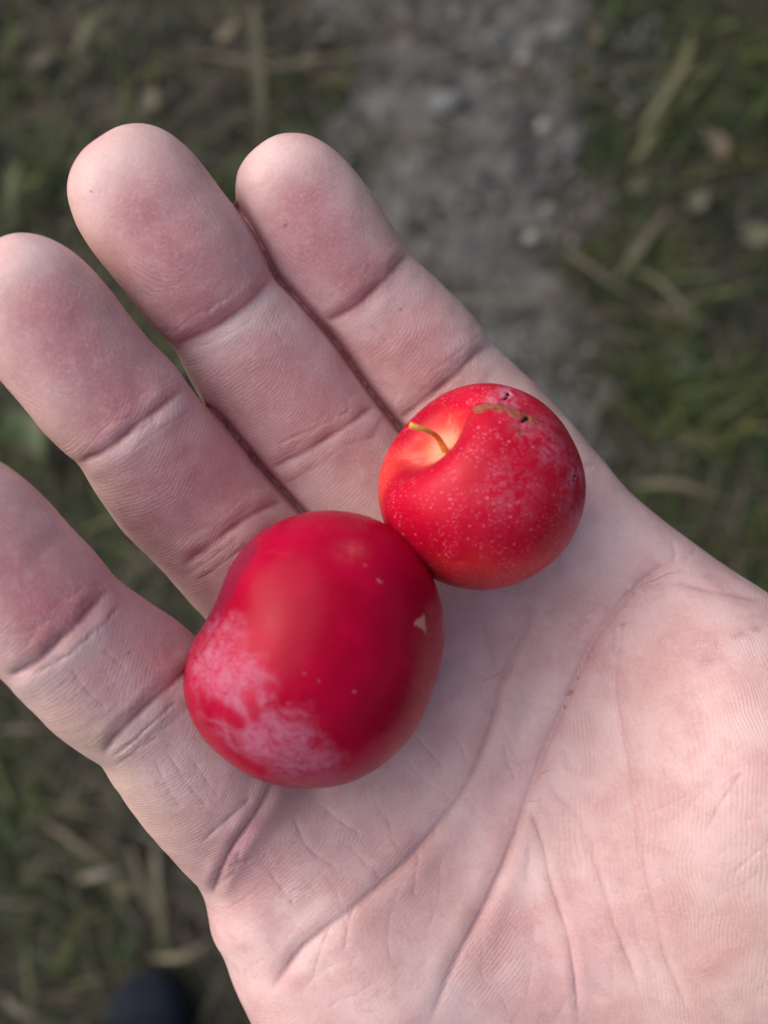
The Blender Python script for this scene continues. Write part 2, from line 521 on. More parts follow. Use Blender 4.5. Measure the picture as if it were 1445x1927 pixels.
def build_hand_mesh():
    h = 0.77
    lo = np.array([-86., -206., -50.]); hi = np.array([134., 68., 44.])
    dims = (np.ceil((hi - lo) / h / 4).astype(int) * 4) + 1
    cd = (dims - 1) // 4 + 1
    ax = [lo[i] + np.arange(cd[i]) * h * 4 for i in range(3)]
    G = np.stack(np.meshgrid(*ax, indexing='ij'), -1).reshape(-1, 3)
    Fc = hand_sd(G).reshape(cd)
    # upsample by nearest, evaluate exactly in the band near the surface
    ix = [np.minimum((np.arange(dims[i]) + 2) // 4, cd[i] - 1) for i in range(3)]
    Fv = Fc[np.ix_(*ix)].astype(np.float32)
    band = np.argwhere(np.abs(Fv) < 5.5)
    Pp = band * h + lo
    Fv[band[:, 0], band[:, 1], band[:, 2]] = hand_sd(Pp)
    return surface_nets(Fv, lo, h)

hv, hf = build_hand_mesh()
tmp = link_mesh('tmp_hand', hv, hf)
md = tmp.modifiers.new('s', 'SUBSURF'); md.levels = 1; md.render_levels = 1
dg = bpy.context.evaluated_depsgraph_get()
hand_me = bpy.data.meshes.new_from_object(tmp.evaluated_get(dg))
bpy.data.objects.remove(tmp, do_unlink=True)
def seam_field(wd):
    sm = np.zeros(len(hv)); prev_d = None
    for k in ('index', 'middle', 'ring', 'pinky'):
        tb = TUBES[k]; lo, hi = tb['bb']; cur = np.full(len(hv), 60.0)
        m = ((hv > lo) & (hv < hi)).all(1); cur[m] = tube_sd(hv[m], tb)
        if prev_d is not None:
            sm = np.maximum(sm, np.exp(-(np.abs(cur - prev_d) / wd) ** 2) * smoothstep(2.8, 1.2, np.maximum(cur, prev_d)))
        prev_d = cur
    return sm
def read_mesh():
    global nv, hv, ne, ev
    nv = len(hand_me.vertices)
    hv = np.zeros(nv * 3, np.float32); hand_me.vertices.foreach_get('co', hv); hv = hv.reshape(-1, 3).astype(float)
    ne = len(hand_me.edges); ev = np.zeros(ne * 2, np.int32); hand_me.edges.foreach_get('vertices', ev); ev = ev.reshape(-1, 2)
read_mesh()
# finer mesh along the clefts between touching fingers
fine_m = seam_field(3.2) > .03
bm = bmesh.new(); bm.from_mesh(hand_me); bm.verts.ensure_lookup_table(); bm.edges.ensure_lookup_table()
es = [bm.edges[i] for i in np.where(fine_m[ev].all(1))[0]]
bmesh.ops.subdivide_edges(bm, edges=es, cuts=2, use_grid_fill=True)
bmesh.ops.triangulate(bm, faces=[f for f in bm.faces if len(f.verts) > 4])
bm.to_mesh(hand_me); bm.free()
read_mesh()
def relax(a, it=1, lam=.5):
    for _ in range(it):
        sx = np.zeros_like(a); ct = np.zeros(len(a))
        for i in range(a.shape[1]):
            sx[:, i] = np.bincount(ev[:, 0], a[ev[:, 1], i], len(a)) + np.bincount(ev[:, 1], a[ev[:, 0], i], len(a))
        ct = np.bincount(ev.ravel(), minlength=len(a)).clip(1)
        a = a * (1 - lam) + lam * sx / ct[:, None]
    return a
# clefts between touching fingers: eased first, then sunk into a narrow dark gap
def relax_local(a, w, it, lam):
    m = (w[ev] > .004).any(1); e_ = ev[m]
    ids, inv = np.unique(e_, return_inverse=True); e_ = inv.reshape(-1, 2)
    sub = a[ids].copy(); ww = (w[ids] * lam)[:, None]
    full = np.bincount(e_.ravel(), minlength=len(ids)).clip(1)
    for _ in range(it):
        sx = np.stack([np.bincount(e_[:, 0], sub[e_[:, 1], i], len(ids)) + np.bincount(e_[:, 1], sub[e_[:, 0], i], len(ids)) for i in range(sub.shape[1])], 1)
        sub = sub * (1 - ww) + ww * sx / full[:, None]
    a = a.copy(); a[ids] = sub
    return a
ease = np.minimum(relax(seam_field(1.5)[:, None], 5)[:, 0] * 2, 1)
for _it in range(2):                    # settle onto the exact surface
    d = hand_sd(hv); e = .15
    if _it == 0:
        gr_ = np.stack([hand_sd(hv + np.eye(3)[i] * e) - d for i in range(3)], 1) / e
    ln = np.maximum((gr_ ** 2).sum(1), .25)
    hv -= (np.clip(d / ln, -.5, .5) * (1 - ease))[:, None] * gr_ * .8
hn = gr_ / np.linalg.norm(gr_, axis=1)[:, None].clip(1e-6)
# smooth the normals a little over the mesh so creases displace evenly
hn = relax(hn, 3); hn /= np.linalg.norm(hn, axis=1)[:, None].clip(1e-6)
hv = relax(hv, 2, .35)
hv = relax_local(hv, ease, 140, .6)
pdist = palm_sd(hv)
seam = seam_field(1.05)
hnz = relax_local(relax(hn, 20), ease, 60, .6)[:, 2]
gap = relax_local((seam * smoothstep(.5, 4.0, pdist) * smoothstep(0, .35, hnz))[:, None], ease, 6, .5)[:, 0]
hv[:, 2] -= 3.6 * gap

# ---- creases, in photograph pixels: (points, half width mm, depth mm)
MAJOR = [
    ([(498, 1885), (564, 1792), (623, 1741), (689, 1689), (763, 1623), (822, 1556), (881, 1475), (928, 1360), (941, 1296), (961, 1247), (986, 1198), (1010, 1128), (1020, 1090)], 1.15, .85),
    ([(800, 1950), (852, 1822), (910, 1711), (955, 1608), (992, 1502), (1020, 1420), (1064, 1321), (1089, 1263), (1113, 1210), (1146, 1165), (1179, 1123), (1212, 1091), (1240, 1070), (1266, 1053), (1280, 1015)], 1.1, .85),
    ([(1163, 1200), (1157, 1296), (1167, 1370), (1179, 1462), (1192, 1532), (1208, 1615), (1229, 1697), (1249, 1792), (1278, 1862), (1305, 1930)], .8, .32),
    ([(992, 1512), (1021, 1586), (1036, 1660), (1065, 1748), (1080, 1829), (1091, 1940)], .65, .42),
    ([(1021, 1468), (1087, 1542), (1124, 1637), (1154, 1733), (1191, 1829), (1210, 1890)], .65, .38),
    ([(903, 1165), (918, 1210), (935, 1255)], .5, .3),
    ([(1188, 1111), (1241, 1103), (1286, 1099), (1332, 1111), (1385, 1119), (1460, 1134)], .8, .5),
    ([(1375, 1203), (1414, 1185), (1470, 1172)], .7, .45),
    # finger folds
    ([(596, 614), (664, 582), (720, 532), (772, 476)], 1.0, .8),
    ([(738, 803), (793, 760), (851, 713), (898, 667), (932, 648)], 1.0, .7),
    ([(1085, 870), (1100, 877), (1116, 880)], .6, .25),
    ([(326, 652), (388, 626), (443, 593), (487, 554), (518, 520)], 1.0, .8),
    ([(494, 890), (581, 848), (653, 803), (714, 758)], .9, .6),
    ([(144, 872), (194, 854), (235, 824), (266, 796), (305, 768), (350, 728)], 1.0, .8),
    ([(340, 1068), (388, 1035), (432, 1000), (485, 965), (548, 938)], 1.0, .7),
    ([(8, 1272), (40, 1265), (71, 1247), (115, 1207), (163, 1159), (210, 1100)], 1.1, .8),
    ([(190, 1424), (238, 1370), (282, 1326), (326, 1287), (356, 1262), (398, 1226)], 1.0, .8),
    ([(398, 1692), (428, 1618), (468, 1556), (498, 1507), (516, 1470), (540, 1430)], .75, 1.0),
]
FINE = [
    ([(778, 1379), (805, 1410), (837, 1446)], .3, .22), ([(852, 1380), (868, 1405), (877, 1438)], .3, .2), ([(947, 1394), (955, 1430), (970, 1468)], .3, .22),
    ([(793, 1593), (783, 1640), (778, 1689)], .3, .16), ([(549, 1527), (579, 1593), (638, 1637)], .3, .2), ([(601, 1512), (640, 1545), (682, 1571)], .3, .18),
    ([(502, 1630), (525, 1665), (557, 1704)], .3, .22), ([(1253, 1387), (1290, 1375), (1319, 1358)], .35, .18), ([(1229, 1305), (1280, 1308), (1332, 1288)], .35, .15),
    ([(1212, 1532), (1270, 1510), (1323, 1475)], .35, .14), ([(1323, 1573), (1356, 1512), (1397, 1450)], .35, .2), ([(1373, 1648), (1426, 1602), (1460, 1570)], .35, .15),
    ([(520, 837), (609, 798), (664, 770)], .4, .25), ([(222, 828), (263, 812), (300, 782)], .35, .2), ([(366, 1097), (410, 1066), (468, 1026), (520, 985)], .4, .32), ([(352, 1082), (400, 1050), (450, 1010)], .3, .2),
    ([(90, 1262), (146, 1216), (194, 1176), (229, 1137)], .4, .35), ([(60, 1272), (120, 1240), (180, 1190)], .3, .25), ([(207, 1430), (251, 1397), (291, 1357), (335, 1318)], .4, .4), ([(215, 1445), (260, 1412), (300, 1385)], .3, .25),
    ([(375, 1591), (423, 1547), (476, 1498)], .4, .3), ([(291, 1428), (315, 1480), (344, 1525)], .3, .16), ([(318, 1419), (350, 1470), (393, 1520)], .3, .18), ([(355, 1420), (390, 1470), (415, 1500)], .3, .15),
    ([(132, 1256), (165, 1300), (203, 1335)], .35, .22), ([(190, 1220), (215, 1240), (238, 1260)], .3, .15), ([(698, 610), (720, 635), (742, 660)], .3, .18), ([(498, 599), (520, 622), (537, 648)], .3, .14),
    ([(760, 1420), (800, 1470), (850, 1500)], .3, .12), ([(1100, 1160), (1130, 1140), (1150, 1150)], .3, .12), ([(430, 1640), (445, 1625), (470, 1620)], .3, .25), ([(415, 1665), (440, 1640), (452, 1600)], .3, .25),
    ([(1266, 1060), (1270, 1040), (1262, 1015)], .3, .2), ([(1286, 1050), (1300, 1045), (1310, 1030)], .3, .2), ([(670, 1700), (655, 1740), (650, 1790)], .35, .2), ([(623, 1741), (600, 1800), (590, 1850)], .35, .15),
    ([(1159, 1247), (1167, 1200), (1170, 1170)], .35, .25), ([(1150, 1230), (1152, 1200), (1145, 1180)], .25, .2), ([(936, 1180), (940, 1230), (955, 1290)], .25, .14), ([(1350, 1190), (1345, 1230), (1300, 1275)], .4, .15),
    ([(935, 1340), (985, 1320), (1020, 1290)], .3, .12), ([(940, 1350), (960, 1400), (990, 1460)], .25, .14), ([(560, 1870), (620, 1820), (680, 1800)], .3, .1), ([(1010, 1600), (1060, 1580), (1120, 1610)], .3, .1),
]
wr = np.random.default_rng(11)
def wrinkle(a, b, dep, n=4, jit=6):
    a = np.array(a, float); b = np.array(b, float); nrm = np.array([-(b - a)[1], (b - a)[0]]); nrm /= np.linalg.norm(nrm)
    bow = wr.normal(0, .06) * np.linalg.norm(b - a)
    FINE.append(([a + (b - a) * t + nrm * (bow * math.sin(math.pi * t) + wr.normal(0, jit * .4)) for t in np.linspace(0, 1, n)], .3, dep))
# either side of every finger fold
for pts, w_, d_ in MAJOR[8:17]:
    pts = np.array(pts, float); dr = pts[-1] - pts[0]; L_ = np.linalg.norm(dr); dr /= L_; nm = np.array([-dr[1], dr[0]])
    if nm[0] < 0: nm = -nm
    for _k in range(9):
        off = wr.choice([-1, 1]) * wr.uniform(9, 42); t0 = wr.uniform(0, .55); t1 = min(1, t0 + wr.uniform(.25, .6))
        a = pts[0] + dr * L_ * t0 + nm * off; b = pts[0] + dr * L_ * t1 + nm * (off + wr.normal(0, 9))
        wrinkle(a, b, wr.uniform(.05, .14))
# short lengthwise lines on finger segments
for cx_, cy_, an in ((700, 640, 51), (760, 690, 51), (820, 640, 51), (500, 690, 54), (560, 720, 54), (600, 700, 54), (450, 660, 54), (300, 900, 51), (340, 930, 51), (390, 900, 51), (250, 900, 51), (180, 1250, 44), (240, 1290, 44), (290, 1230, 44), (130, 1290, 44),
                     (330, 1450, 54), (370, 1440, 54), (300, 1470, 54), (410, 1450, 54), (270, 1440, 54)):
    l_ = wr.uniform(20, 55); a_ = R_(an + wr.normal(0, 7)); c_ = np.array([cx_, cy_]) + wr.normal(0, 8, 2)
    wrinkle(c_, c_ + l_ * np.array([math.cos(a_), math.sin(a_)]), wr.uniform(.04, .09))
# palm: long faint lines fanning towards the wrist, and short cross lines
for x0, y0, x1, y1 in ((1060, 1480, 1150, 1900), (1130, 1500, 1240, 1880), (1180, 1520, 1140, 1800), (960, 1640, 990, 1900), (900, 1740, 960, 1920), (840, 1600, 800, 1760), (760, 1660, 740, 1820), (700, 1500, 760, 1600), (650, 1590, 720, 1660),
                       (880, 1240, 930, 1360), (1000, 1290, 1060, 1240), (960, 1330, 1060, 1440), (1100, 1360, 1150, 1480), (1200, 1250, 1320, 1220), (1210, 1340, 1380, 1270), (1230, 1450, 1400, 1330), (1220, 1590, 1420, 1420), (1260, 1680, 1445, 1500),
                       (1300, 1760, 1440, 1640), (1170, 1700, 1260, 1640), (1090, 1560, 1180, 1600), (1000, 1700, 1080, 1730), (600, 1640, 650, 1760), (540, 1700, 620, 1640), (860, 1110, 930, 1200), (1040, 1120, 1120, 1190), (980, 1060, 1010, 1140), (1150, 1000, 1190, 1060),
                       (450, 1750, 540, 1700), (470, 1830, 560, 1740), (620, 1900, 700, 1840), (690, 1880, 820, 1800)):
    wrinkle((x0, y0), (x1, y1), wr.uniform(.05, .11), 5, 12)
for _k in range(60):
    c_ = np.array([wr.uniform(800, 1440), wr.uniform(1120, 1920)]); a_ = wr.uniform(0, math.pi); l_ = wr.uniform(15, 60)
    wrinkle(c_, c_ + l_ * np.array([math.cos(a_), math.sin(a_)]), wr.uniform(.03, .08), 3, 4)
px, py = to_px(hv)
front = smoothstep(-.05, .35, hn[:, 2]) * (1 - np.minimum(1, 1.3 * ease) * smoothstep(.5, 4.0, pdist))

def line_field(lines, cut):
    sd = np.full(nv, 50.0); wd = np.ones(nv); dp = np.zeros(nv)
    for pts, w, dep in lines:
        q = catmull(pts, 5)
        reach = cut * S
        lo = q.min(0) - reach; hi = q.max(0) + reach
        m = np.where((px > lo[0]) & (px < hi[0]) & (py > lo[1]) & (py < hi[1]) & (front > 0))[0]
        if not len(m): continue
        X = np.stack([px[m], py[m]], 1)
        sg = np.concatenate([[0], np.cumsum(np.linalg.norm(np.diff(q, axis=0), axis=1))]); tot = sg[-1]
        bd = np.full(len(m), 1e9); bs = np.zeros(len(m)); bsg = np.ones(len(m))
        for i in range(len(q) - 1):
            e = q[i + 1] - q[i]; wv = X - q[i]
            t = np.clip((wv @ e) / (e @ e), 0, 1)
            dd = np.linalg.norm(wv - t[:, None] * e, axis=1)
            k = dd < bd
            bd[k] = dd[k]; bs[k] = (sg[i] + t[k] * (sg[i + 1] - sg[i])) / tot
            cr = e[0] * wv[:, 1] - e[1] * wv[:, 0]
            bsg[k] = np.sign(cr[k])
        dmm = bd / S
        taper = smoothstep(0, .12, bs) * smoothstep(1, .88, bs) * (.75 + .25 * np.sin(bs * 19 + len(pts)))
        k = dmm < np.abs(sd[m])
        mm = m[k]
        sd[mm] = (dmm * bsg)[k]; wd[mm] = w; dp[mm] = dep * taper[k]
    return sd, wd, dp

msd, mw, mdp = line_field(MAJOR, 6)
fsd, fw, fdp = line_field(FINE, 3)
am = np.abs(msd)
disp = -mdp * .43 * np.exp(-(am / mw) ** 2) + mdp * .22 * np.exp(-((am - 2.3 * mw) / (1.3 * mw)) ** 2)
disp += -fdp * .45 * np.exp(-(fsd / .55) ** 2)
disp += .22 * vnoise(hv, .11, 2) + .09 * vnoise(hv, .35, 3)
disp *= front
hv2 = hv + hn * disp[:, None]

# ---- colour fields
def blob(cx, cy, rx, ry=None, ang=0):
    ry = ry or rx
    c, s_ = math.cos(ang), math.sin(ang)
    X = (px - cx) * c + (py - cy) * s_; Y = -(px - cx) * s_ + (py - cy) * c
    return np.exp(-(X / rx) ** 2 - (Y / ry) ** 2)
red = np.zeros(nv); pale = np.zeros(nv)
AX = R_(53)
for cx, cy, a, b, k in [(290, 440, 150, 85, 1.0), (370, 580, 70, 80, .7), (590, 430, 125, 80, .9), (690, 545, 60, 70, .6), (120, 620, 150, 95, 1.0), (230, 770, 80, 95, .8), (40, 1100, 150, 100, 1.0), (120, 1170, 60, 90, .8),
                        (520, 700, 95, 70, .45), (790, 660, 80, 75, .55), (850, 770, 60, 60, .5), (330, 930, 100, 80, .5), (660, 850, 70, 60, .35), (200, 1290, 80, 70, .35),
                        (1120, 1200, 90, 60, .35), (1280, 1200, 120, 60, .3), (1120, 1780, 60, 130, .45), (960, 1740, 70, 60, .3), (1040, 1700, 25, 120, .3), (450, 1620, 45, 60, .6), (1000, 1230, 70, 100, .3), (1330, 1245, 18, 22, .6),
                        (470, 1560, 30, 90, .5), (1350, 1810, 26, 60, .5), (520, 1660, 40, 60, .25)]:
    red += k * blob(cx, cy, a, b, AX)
for cx, cy, a, b, k in [(430, 625, 30, 105, .9), (250, 835, 30, 120, .7), (700, 590, 26, 100, .8), (160, 1215, 34, 120, .8), (300, 1350, 25, 90, .6), (230, 290, 50, 110, .55), (500, 300, 50, 90, .45), (60, 480, 45, 110, .6),
                        (900, 1180, 100, 160, .15), (1130, 1060, 70, 60, .4), (1200, 960, 60, 80, .3), (830, 1850, 90, 50, .45), (1000, 1620, 50, 70, .4), (960, 640, 30, 60, .3), (380, 1000, 20, 80, .25), (700, 1500, 60, 60, .2), (1000, 1350, 60, 40, .3)]:
    pale += k * blob(cx, cy, a, b, AX)
yellow = blob(150, 1400, 160, 60, R_(45)) * .8 + blob(250, 1520, 160, 50, R_(53)) * .7 + blob(110, 860, 120, 45, R_(53)) * .7 + blob(170, 480, 120, 40, R_(65)) * .6 + blob(720, 420, 150, 40, R_(55)) * .6 + blob(1400, 1800, 200, 160) * .55 + blob(1000, 740, 200, 40, R_(48)) * .5

# ---- skin ridges: a smooth phase per vertex, and how strong they show
phase = np.zeros(nv); ramt = np.zeros(nv)
wob = 1.2 * vnoise(hv, .16, 8) + .5 * vnoise(hv, .4, 9)
best = np.full(nv, 1e9)
TIPLEN = dict(index=25, middle=27, ring=27, pinky=24)
for k in ('index', 'middle', 'ring', 'pinky'):
    tb = TUBES[k]; lo, hi = tb['bb']
    m = np.where(((hv > lo) & (hv < hi)).all(1))[0]
    dd, s_, u, a = tube_sd(hv[m], tb, True)
    g = dd < np.minimum(best[m], 1.0)
    m = m[g]; s_ = s_[g]; u = u[g]; best[m] = dd[g]
    end = tb['s'][-1] + tb['rt']
    t = end - s_                                    # mm back from the tip
    core = 14.5
    f_pad = np.sqrt((u * .95 + .8) ** 2 + ((t - core) * np.where(t < core, .9, .75)) ** 2)
    ph_pad = f_pad
    ph_mid = t + .35 * u * np.sign(u) * .6 + .3 * u
    w = smoothstep(TIPLEN[k] - 6, TIPLEN[k] - 1, t)
    phase[m] = ph_pad * (1 - w) + ph_mid * w + wob[m] * .45
    ramt[m] = np.where(t < TIPLEN[k], .8 * smoothstep(8, 13, t + .5 * u) * (.45 + .55 * smoothstep(2.5, -2.5, u)) * (.08 + .92 * smoothstep(2.5, 6.5, f_pad)), .5)
pal = best > .9
ph1 = hv[:, 0] * .95 + hv[:, 1] * .12 + 4.5 * vnoise(hv, .04, 4)
ph2 = hv[:, 0] * .62 + hv[:, 1] * -.6 + 5.5 * vnoise(hv, .035, 5)
wq = smoothstep(980, 1060, px)
phase = np.where(pal, np.where(px > 1010, ph1, ph2) + .6 * wob, phase)
ramt = np.where(pal, .8 * np.clip(.42 + .8 * vnoise(hv, .07, 6) + .3 * vnoise(hv, .2, 12), 0, 1) * np.abs(2 * smoothstep(960, 1060, px) - 1), ramt)
ramt *= front

speck = np.zeros(nv)
for sx_, sy_, r_ in ((537, 424, 5), (536, 428, 4), (755, 582, 4), (751, 584, 3), (242, 1229, 4), (480, 740, 3), (172, 360, 3), (1073, 1303, 6), (1068, 1309, 4), (1061, 1331, 5), (1086, 1276, 4)):
    speck = np.maximum(speck, np.exp(-((px - sx_) ** 2 + (py - sy_) ** 2) / (r_ * .9) ** 2) * front)
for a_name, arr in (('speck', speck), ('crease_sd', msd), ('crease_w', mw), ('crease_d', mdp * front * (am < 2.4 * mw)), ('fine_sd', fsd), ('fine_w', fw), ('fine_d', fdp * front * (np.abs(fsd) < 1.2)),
                    ('red', np.clip(red * front + .7 * relax(seam[:, None], 4)[:, 0], 0, 1.3)), ('pale', np.clip(pale, 0, 1) * front), ('yellow', np.clip(yellow, 0, 1)), ('phase', phase), ('ridge', ramt)):  # seam term paints the clefts redder, standing in for light bounced between fingers
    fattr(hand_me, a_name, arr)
hand_me.vertices.foreach_set('co', (hv2 / 1000).astype(np.float32).ravel())
hand_me.update()
hand_me.polygons.foreach_set('use_smooth', np.ones(len(hand_me.polygons), bool))

nt = NT('skin')
ob = nt.obj()
big = nt.noise(90, 3, .55, ob); mid = nt.noise(330, 4, .6, ob); small = nt.noise(1400, 3, .6, ob)
warp = nt.noise(260, 2, .5, ob)
col = nt.mix(nt.ramp(big, .35, .65), (.590, .350, .352), (.688, .468, .472))
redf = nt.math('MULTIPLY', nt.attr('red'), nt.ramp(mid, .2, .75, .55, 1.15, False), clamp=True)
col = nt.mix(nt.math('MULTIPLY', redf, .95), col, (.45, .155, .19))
col = nt.mix(nt.math('MULTIPLY', nt.ramp(mid, .50, .70), .38), col, (.53, .27, .275))
col = nt.mix(nt.math('MULTIPLY', nt.ramp(nt.noise(520, 4, .65, ob), .54, .72), .22), col, (.72, .57, .56))
col = nt.mix(nt.math('MULTIPLY', nt.attr('yellow'), .45), col, (.66, .47, .34))
col = nt.mix(nt.math('MULTIPLY', nt.attr('pale'), .75), col, (.69, .56, .56))
# creases: thin reddish lines
cjit = nt.math('MULTIPLY', nt.math('SUBTRACT', nt.noise(700, 3, .6, ob), .5), .55)
csd = nt.math('ABSOLUTE', nt.math('ADD', nt.attr('crease_sd'), cjit))
cl = nt.math('MULTIPLY', nt.ramp(nt.math('DIVIDE', csd, nt.attr('crease_w')), 0, .85, 1, 0), nt.math('MINIMUM', nt.math('MULTIPLY', nt.attr('crease_d'), 1.5), 1))
fsd_ = nt.math('ABSOLUTE', nt.math('ADD', nt.attr('fine_sd'), nt.math('MULTIPLY', cjit, .25)))
fl = nt.math('MULTIPLY', nt.ramp(fsd_, 0, .50, 1, 0), nt.math('MINIMUM', nt.math('MULTIPLY', nt.attr('fine_d'), 3.2), 1))
col = nt.mix(nt.math('MULTIPLY', cl, .36), col, (.42, .18, .18))
col = nt.mix(nt.math('MULTIPLY', fl, .19), col, (.42, .20, .20))
col = nt.mix(nt.ramp(nt.attr('speck'), .25, .7, 0, .6), col, (.14, .05, .04))
# friction ridges
rd = nt.math('SINE', nt.math('MULTIPLY', nt.math('ADD', nt.attr('phase'), nt.math('MULTIPLY', nt.noise(300, 2, .5, ob), .18)), 2 * math.pi / .56))
rmask = nt.math('MULTIPLY', nt.attr('ridge'), nt.ramp(nt.noise(190, 4, .65, ob), .34, .62, .2, 1))
rh_ = nt.math('MULTIPLY', rd, rmask)
col = nt.mix(nt.math('MULTIPLY', nt.ramp(rh_, 0, 1, 0, .30, False), 1.0), col, (.74, .58, .56))
col = nt.mix(nt.math('MULTIPLY', nt.ramp(rh_, 0, -1, 0, .20, False), 1.0), col, (.40, .20, .20))
# dry skin flecks
fleck = nt.math('MULTIPLY', nt.ramp(nt.voronoi(420, 'DISTANCE_TO_EDGE', nt.vadd(ob, nt.vscale(nt.t.nodes.new('ShaderNodeTexNoise').outputs[1], (.001, .001, .001)))), .0, .05, 1, 0), nt.ramp(nt.noise(170, 3, .6, ob), .52, .68))
col = nt.mix(nt.math('MULTIPLY', fleck, .10), col, (.78, .66, .64))
col = nt.mix(nt.ramp(nt.noise(2300, 3, .7, ob), .45, .75, 0, .28), col, (.74, .60, .58))
col = nt.mix(nt.ramp(nt.noise(1700, 3, .7, nt.vadd(ob, (.1, .2, .3))), .50, .75, 0, .22), col, (.42, .20, .20))
nt.pin('Base Color', col)
nt.pin('Roughness', nt.ramp(small, .3, .7, .40, .58))
nt.pin('Specular IOR Level', .45)
nt.pin('Subsurface Weight', .15)
nt.pin('Subsurface Radius', (1.0, .38, .22)); nt.pin('Subsurface Scale', .0022)
cell = nt.voronoi(900, 'DISTANCE_TO_EDGE', ob)
h = nt.math('MULTIPLY', rh_, .021)
h = nt.math('ADD', h, nt.math('MULTIPLY', nt.ramp(cell, 0, .25), .012))
h = nt.math('ADD', h, nt.math('MULTIPLY', small, .028))
h = nt.math('ADD', h, nt.math('MULTIPLY', mid, .035))
h = nt.math('SUBTRACT', h, nt.math('MULTIPLY', cl, .20))
h = nt.math('SUBTRACT', h, nt.math('MULTIPLY', fl, .09))
nt.pin('Normal', nt.bump(h, .001, .9))
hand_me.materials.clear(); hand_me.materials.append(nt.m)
hand_me.name = 'hand'
hand = bpy.data.objects.new('hand', hand_me)
C.objects.link(hand)
hand.matrix_world = HAND_MAT
tag(hand, 'bare right hand held palm up with fingers together, cradling two red plums', 'hand')

# ------------------------------------------------------------------ plums
def plum(name, cpx, cpy, cz, r_mm, axis, dim_a, dim_s, suture_up, sut, squash, shape=None):
    """sphere with a stem hollow about `axis`, a suture furrow on one meridian"""
    bm = bmesh.new(); bmesh.ops.create_icosphere(bm, subdivisions=7, radius=1.0)
    me = bpy.data.meshes.new(name); bm.to_mesh(me); bm.free()
    n = len(me.vertices); v = np.zeros(n * 3, np.float32); me.vertices.foreach_get('co', v); v = v.reshape(-1, 3).astype(float)
    ax = np.array(axis, float); ax /= np.linalg.norm(ax)
    su = np.array(suture_up, float); su -= (su @ ax) * ax; su /= np.linalg.norm(su); sw = np.cross(ax, su)
    ca = v @ ax; th = np.arccos(np.clip(ca, -1, 1))
    az = np.arctan2(v @ sw, v @ su)
    r = np.ones(n)
    r -= dim_a * np.exp(-(th / dim_s) ** 2.8)
    r -= .03 * np.exp(-((np.pi - th) / .35) ** 2)
    r -= sut * np.exp(-(az / .28) ** 2) * np.sin(th).clip(0) ** .7 * np.exp(-(th / 1.6) ** 2)
    r += .008 * vnoise(v, 1.6, 3) + .002 * vnoise(v, 6, 4)
    if shape is not None: r = r + shape(v, th, az)
    w = v * r[:, None]
    w = w - (w @ ax)[:, None] * ax * squash
    c = P(cpx, cpy, cz)
    mm = w * r_mm
    me.vertices.foreach_set('co', (mm / 1000).astype(np.float32).ravel()); me.update()
    me.polygons.foreach_set('use_smooth', np.ones(len(me.polygons), bool))
    o = bpy.data.objects.new(name, me); C.objects.link(o)
    o.matrix_world = HAND_MAT @ Matrix.Translation(Vector(c / 1000))
    X, Y = to_px(mm + c)
    return o, v, th, az, X, Y, mm, c, ax

def poly_mask(X, Y, poly, soft):
    return smoothstep(soft, -soft, poly_sd(X, Y, chaikin(poly, 1)))

# smaller plum with its stem
o2, v2, th2, az2, X2, Y2, mm2, c2, ax2 = plum('plum', 905, 915, 12.0, 15.2, (-.61, .56, .45), .46, .47, (.75, .55, .3), .10, .02)
fr2 = smoothstep(-.1, .2, v2[:, 2])
yel = smoothstep(.56, .12, th2) * .95 + smoothstep(.8, .3, th2) * .12
edge = smoothstep(-.80, -1.0, v2[:, 0] * .95 + v2[:, 1] * -.05) * .55
yel = yel + edge + smoothstep(-.62, -.98, v2[:, 1] * .93 - v2[:, 2] * .25 - .1) * .26
fattr(o2.data, 'yellow', np.clip(yel, 0, 1))
def lines_mask(X, Y, segs):
    m = np.zeros(len(X))
    for pts, wd, st in segs:
        q = catmull(pts, 4)
        for i in range(len(q) - 1):
            e = q[i + 1] - q[i]
            t = np.clip(((X - q[i][0]) * e[0] + (Y - q[i][1]) * e[1]) / (e @ e), 0, 1)
            d = np.hypot(X - q[i][0] - t * e[0], Y - q[i][1] - t * e[1])
            m = np.maximum(m, st * smoothstep(wd, wd * .25, d))
    return m
scar = lines_mask(X2, Y2, [([(896, 772), (925, 764), (945, 768), (975, 780), (1005, 792)], 12, 1.0), ([(960, 790), (985, 806), (1000, 800)], 16, .45), ([(1005, 792), (1040, 815), (1062, 845)], 8, .6), ([(962, 800), (975, 812)], 16, .5)]) * fr2
hole = np.zeros(len(X2))
for hx_, hy_, r_ in ((956, 741, 4), (949, 750, 3.2), (953, 747, 3), (990, 788, 5.5), (983, 792, 4), (1082, 896, 3.2), (1080, 904, 2.6)):
    hole = np.maximum(hole, smoothstep(r_ * 1.15, r_ * .6, np.hypot(X2 - hx_, Y2 - hy_)) * fr2)
bl2 = np.zeros(len(X2))
for bx, by, r_, k in ((953, 746, 26, 1.0), (930, 757, 16, .8), (1082, 896, 20, .9), (1030, 820, 45, .3), (1060, 880, 50, .25), (960, 920, 60, .25), (1085, 960, 30, .4), (1010, 800, 26, .4), (985, 805, 22, .6), (1040, 850, 30, .5)):
    bl2 = np.maximum(bl2, k * np.exp(-((X2 - bx) ** 2 + (Y2 - by) ** 2) / r_ ** 2) * fr2)
fattr(o2.data, 'scar', scar); fattr(o2.data, 'hole', hole); fattr(o2.data, 'bloom', bl2)
fattr(o2.data, 'dots', smoothstep(.35, .65, th2))
dirr = mm2 / np.linalg.norm(mm2, axis=1)[:, None]
o2.data.vertices.foreach_set('co', ((mm2 - dirr * (hole * .35 - scar * .05)[:, None]) / 1000).astype(np.float32).ravel()); o2.data.update()

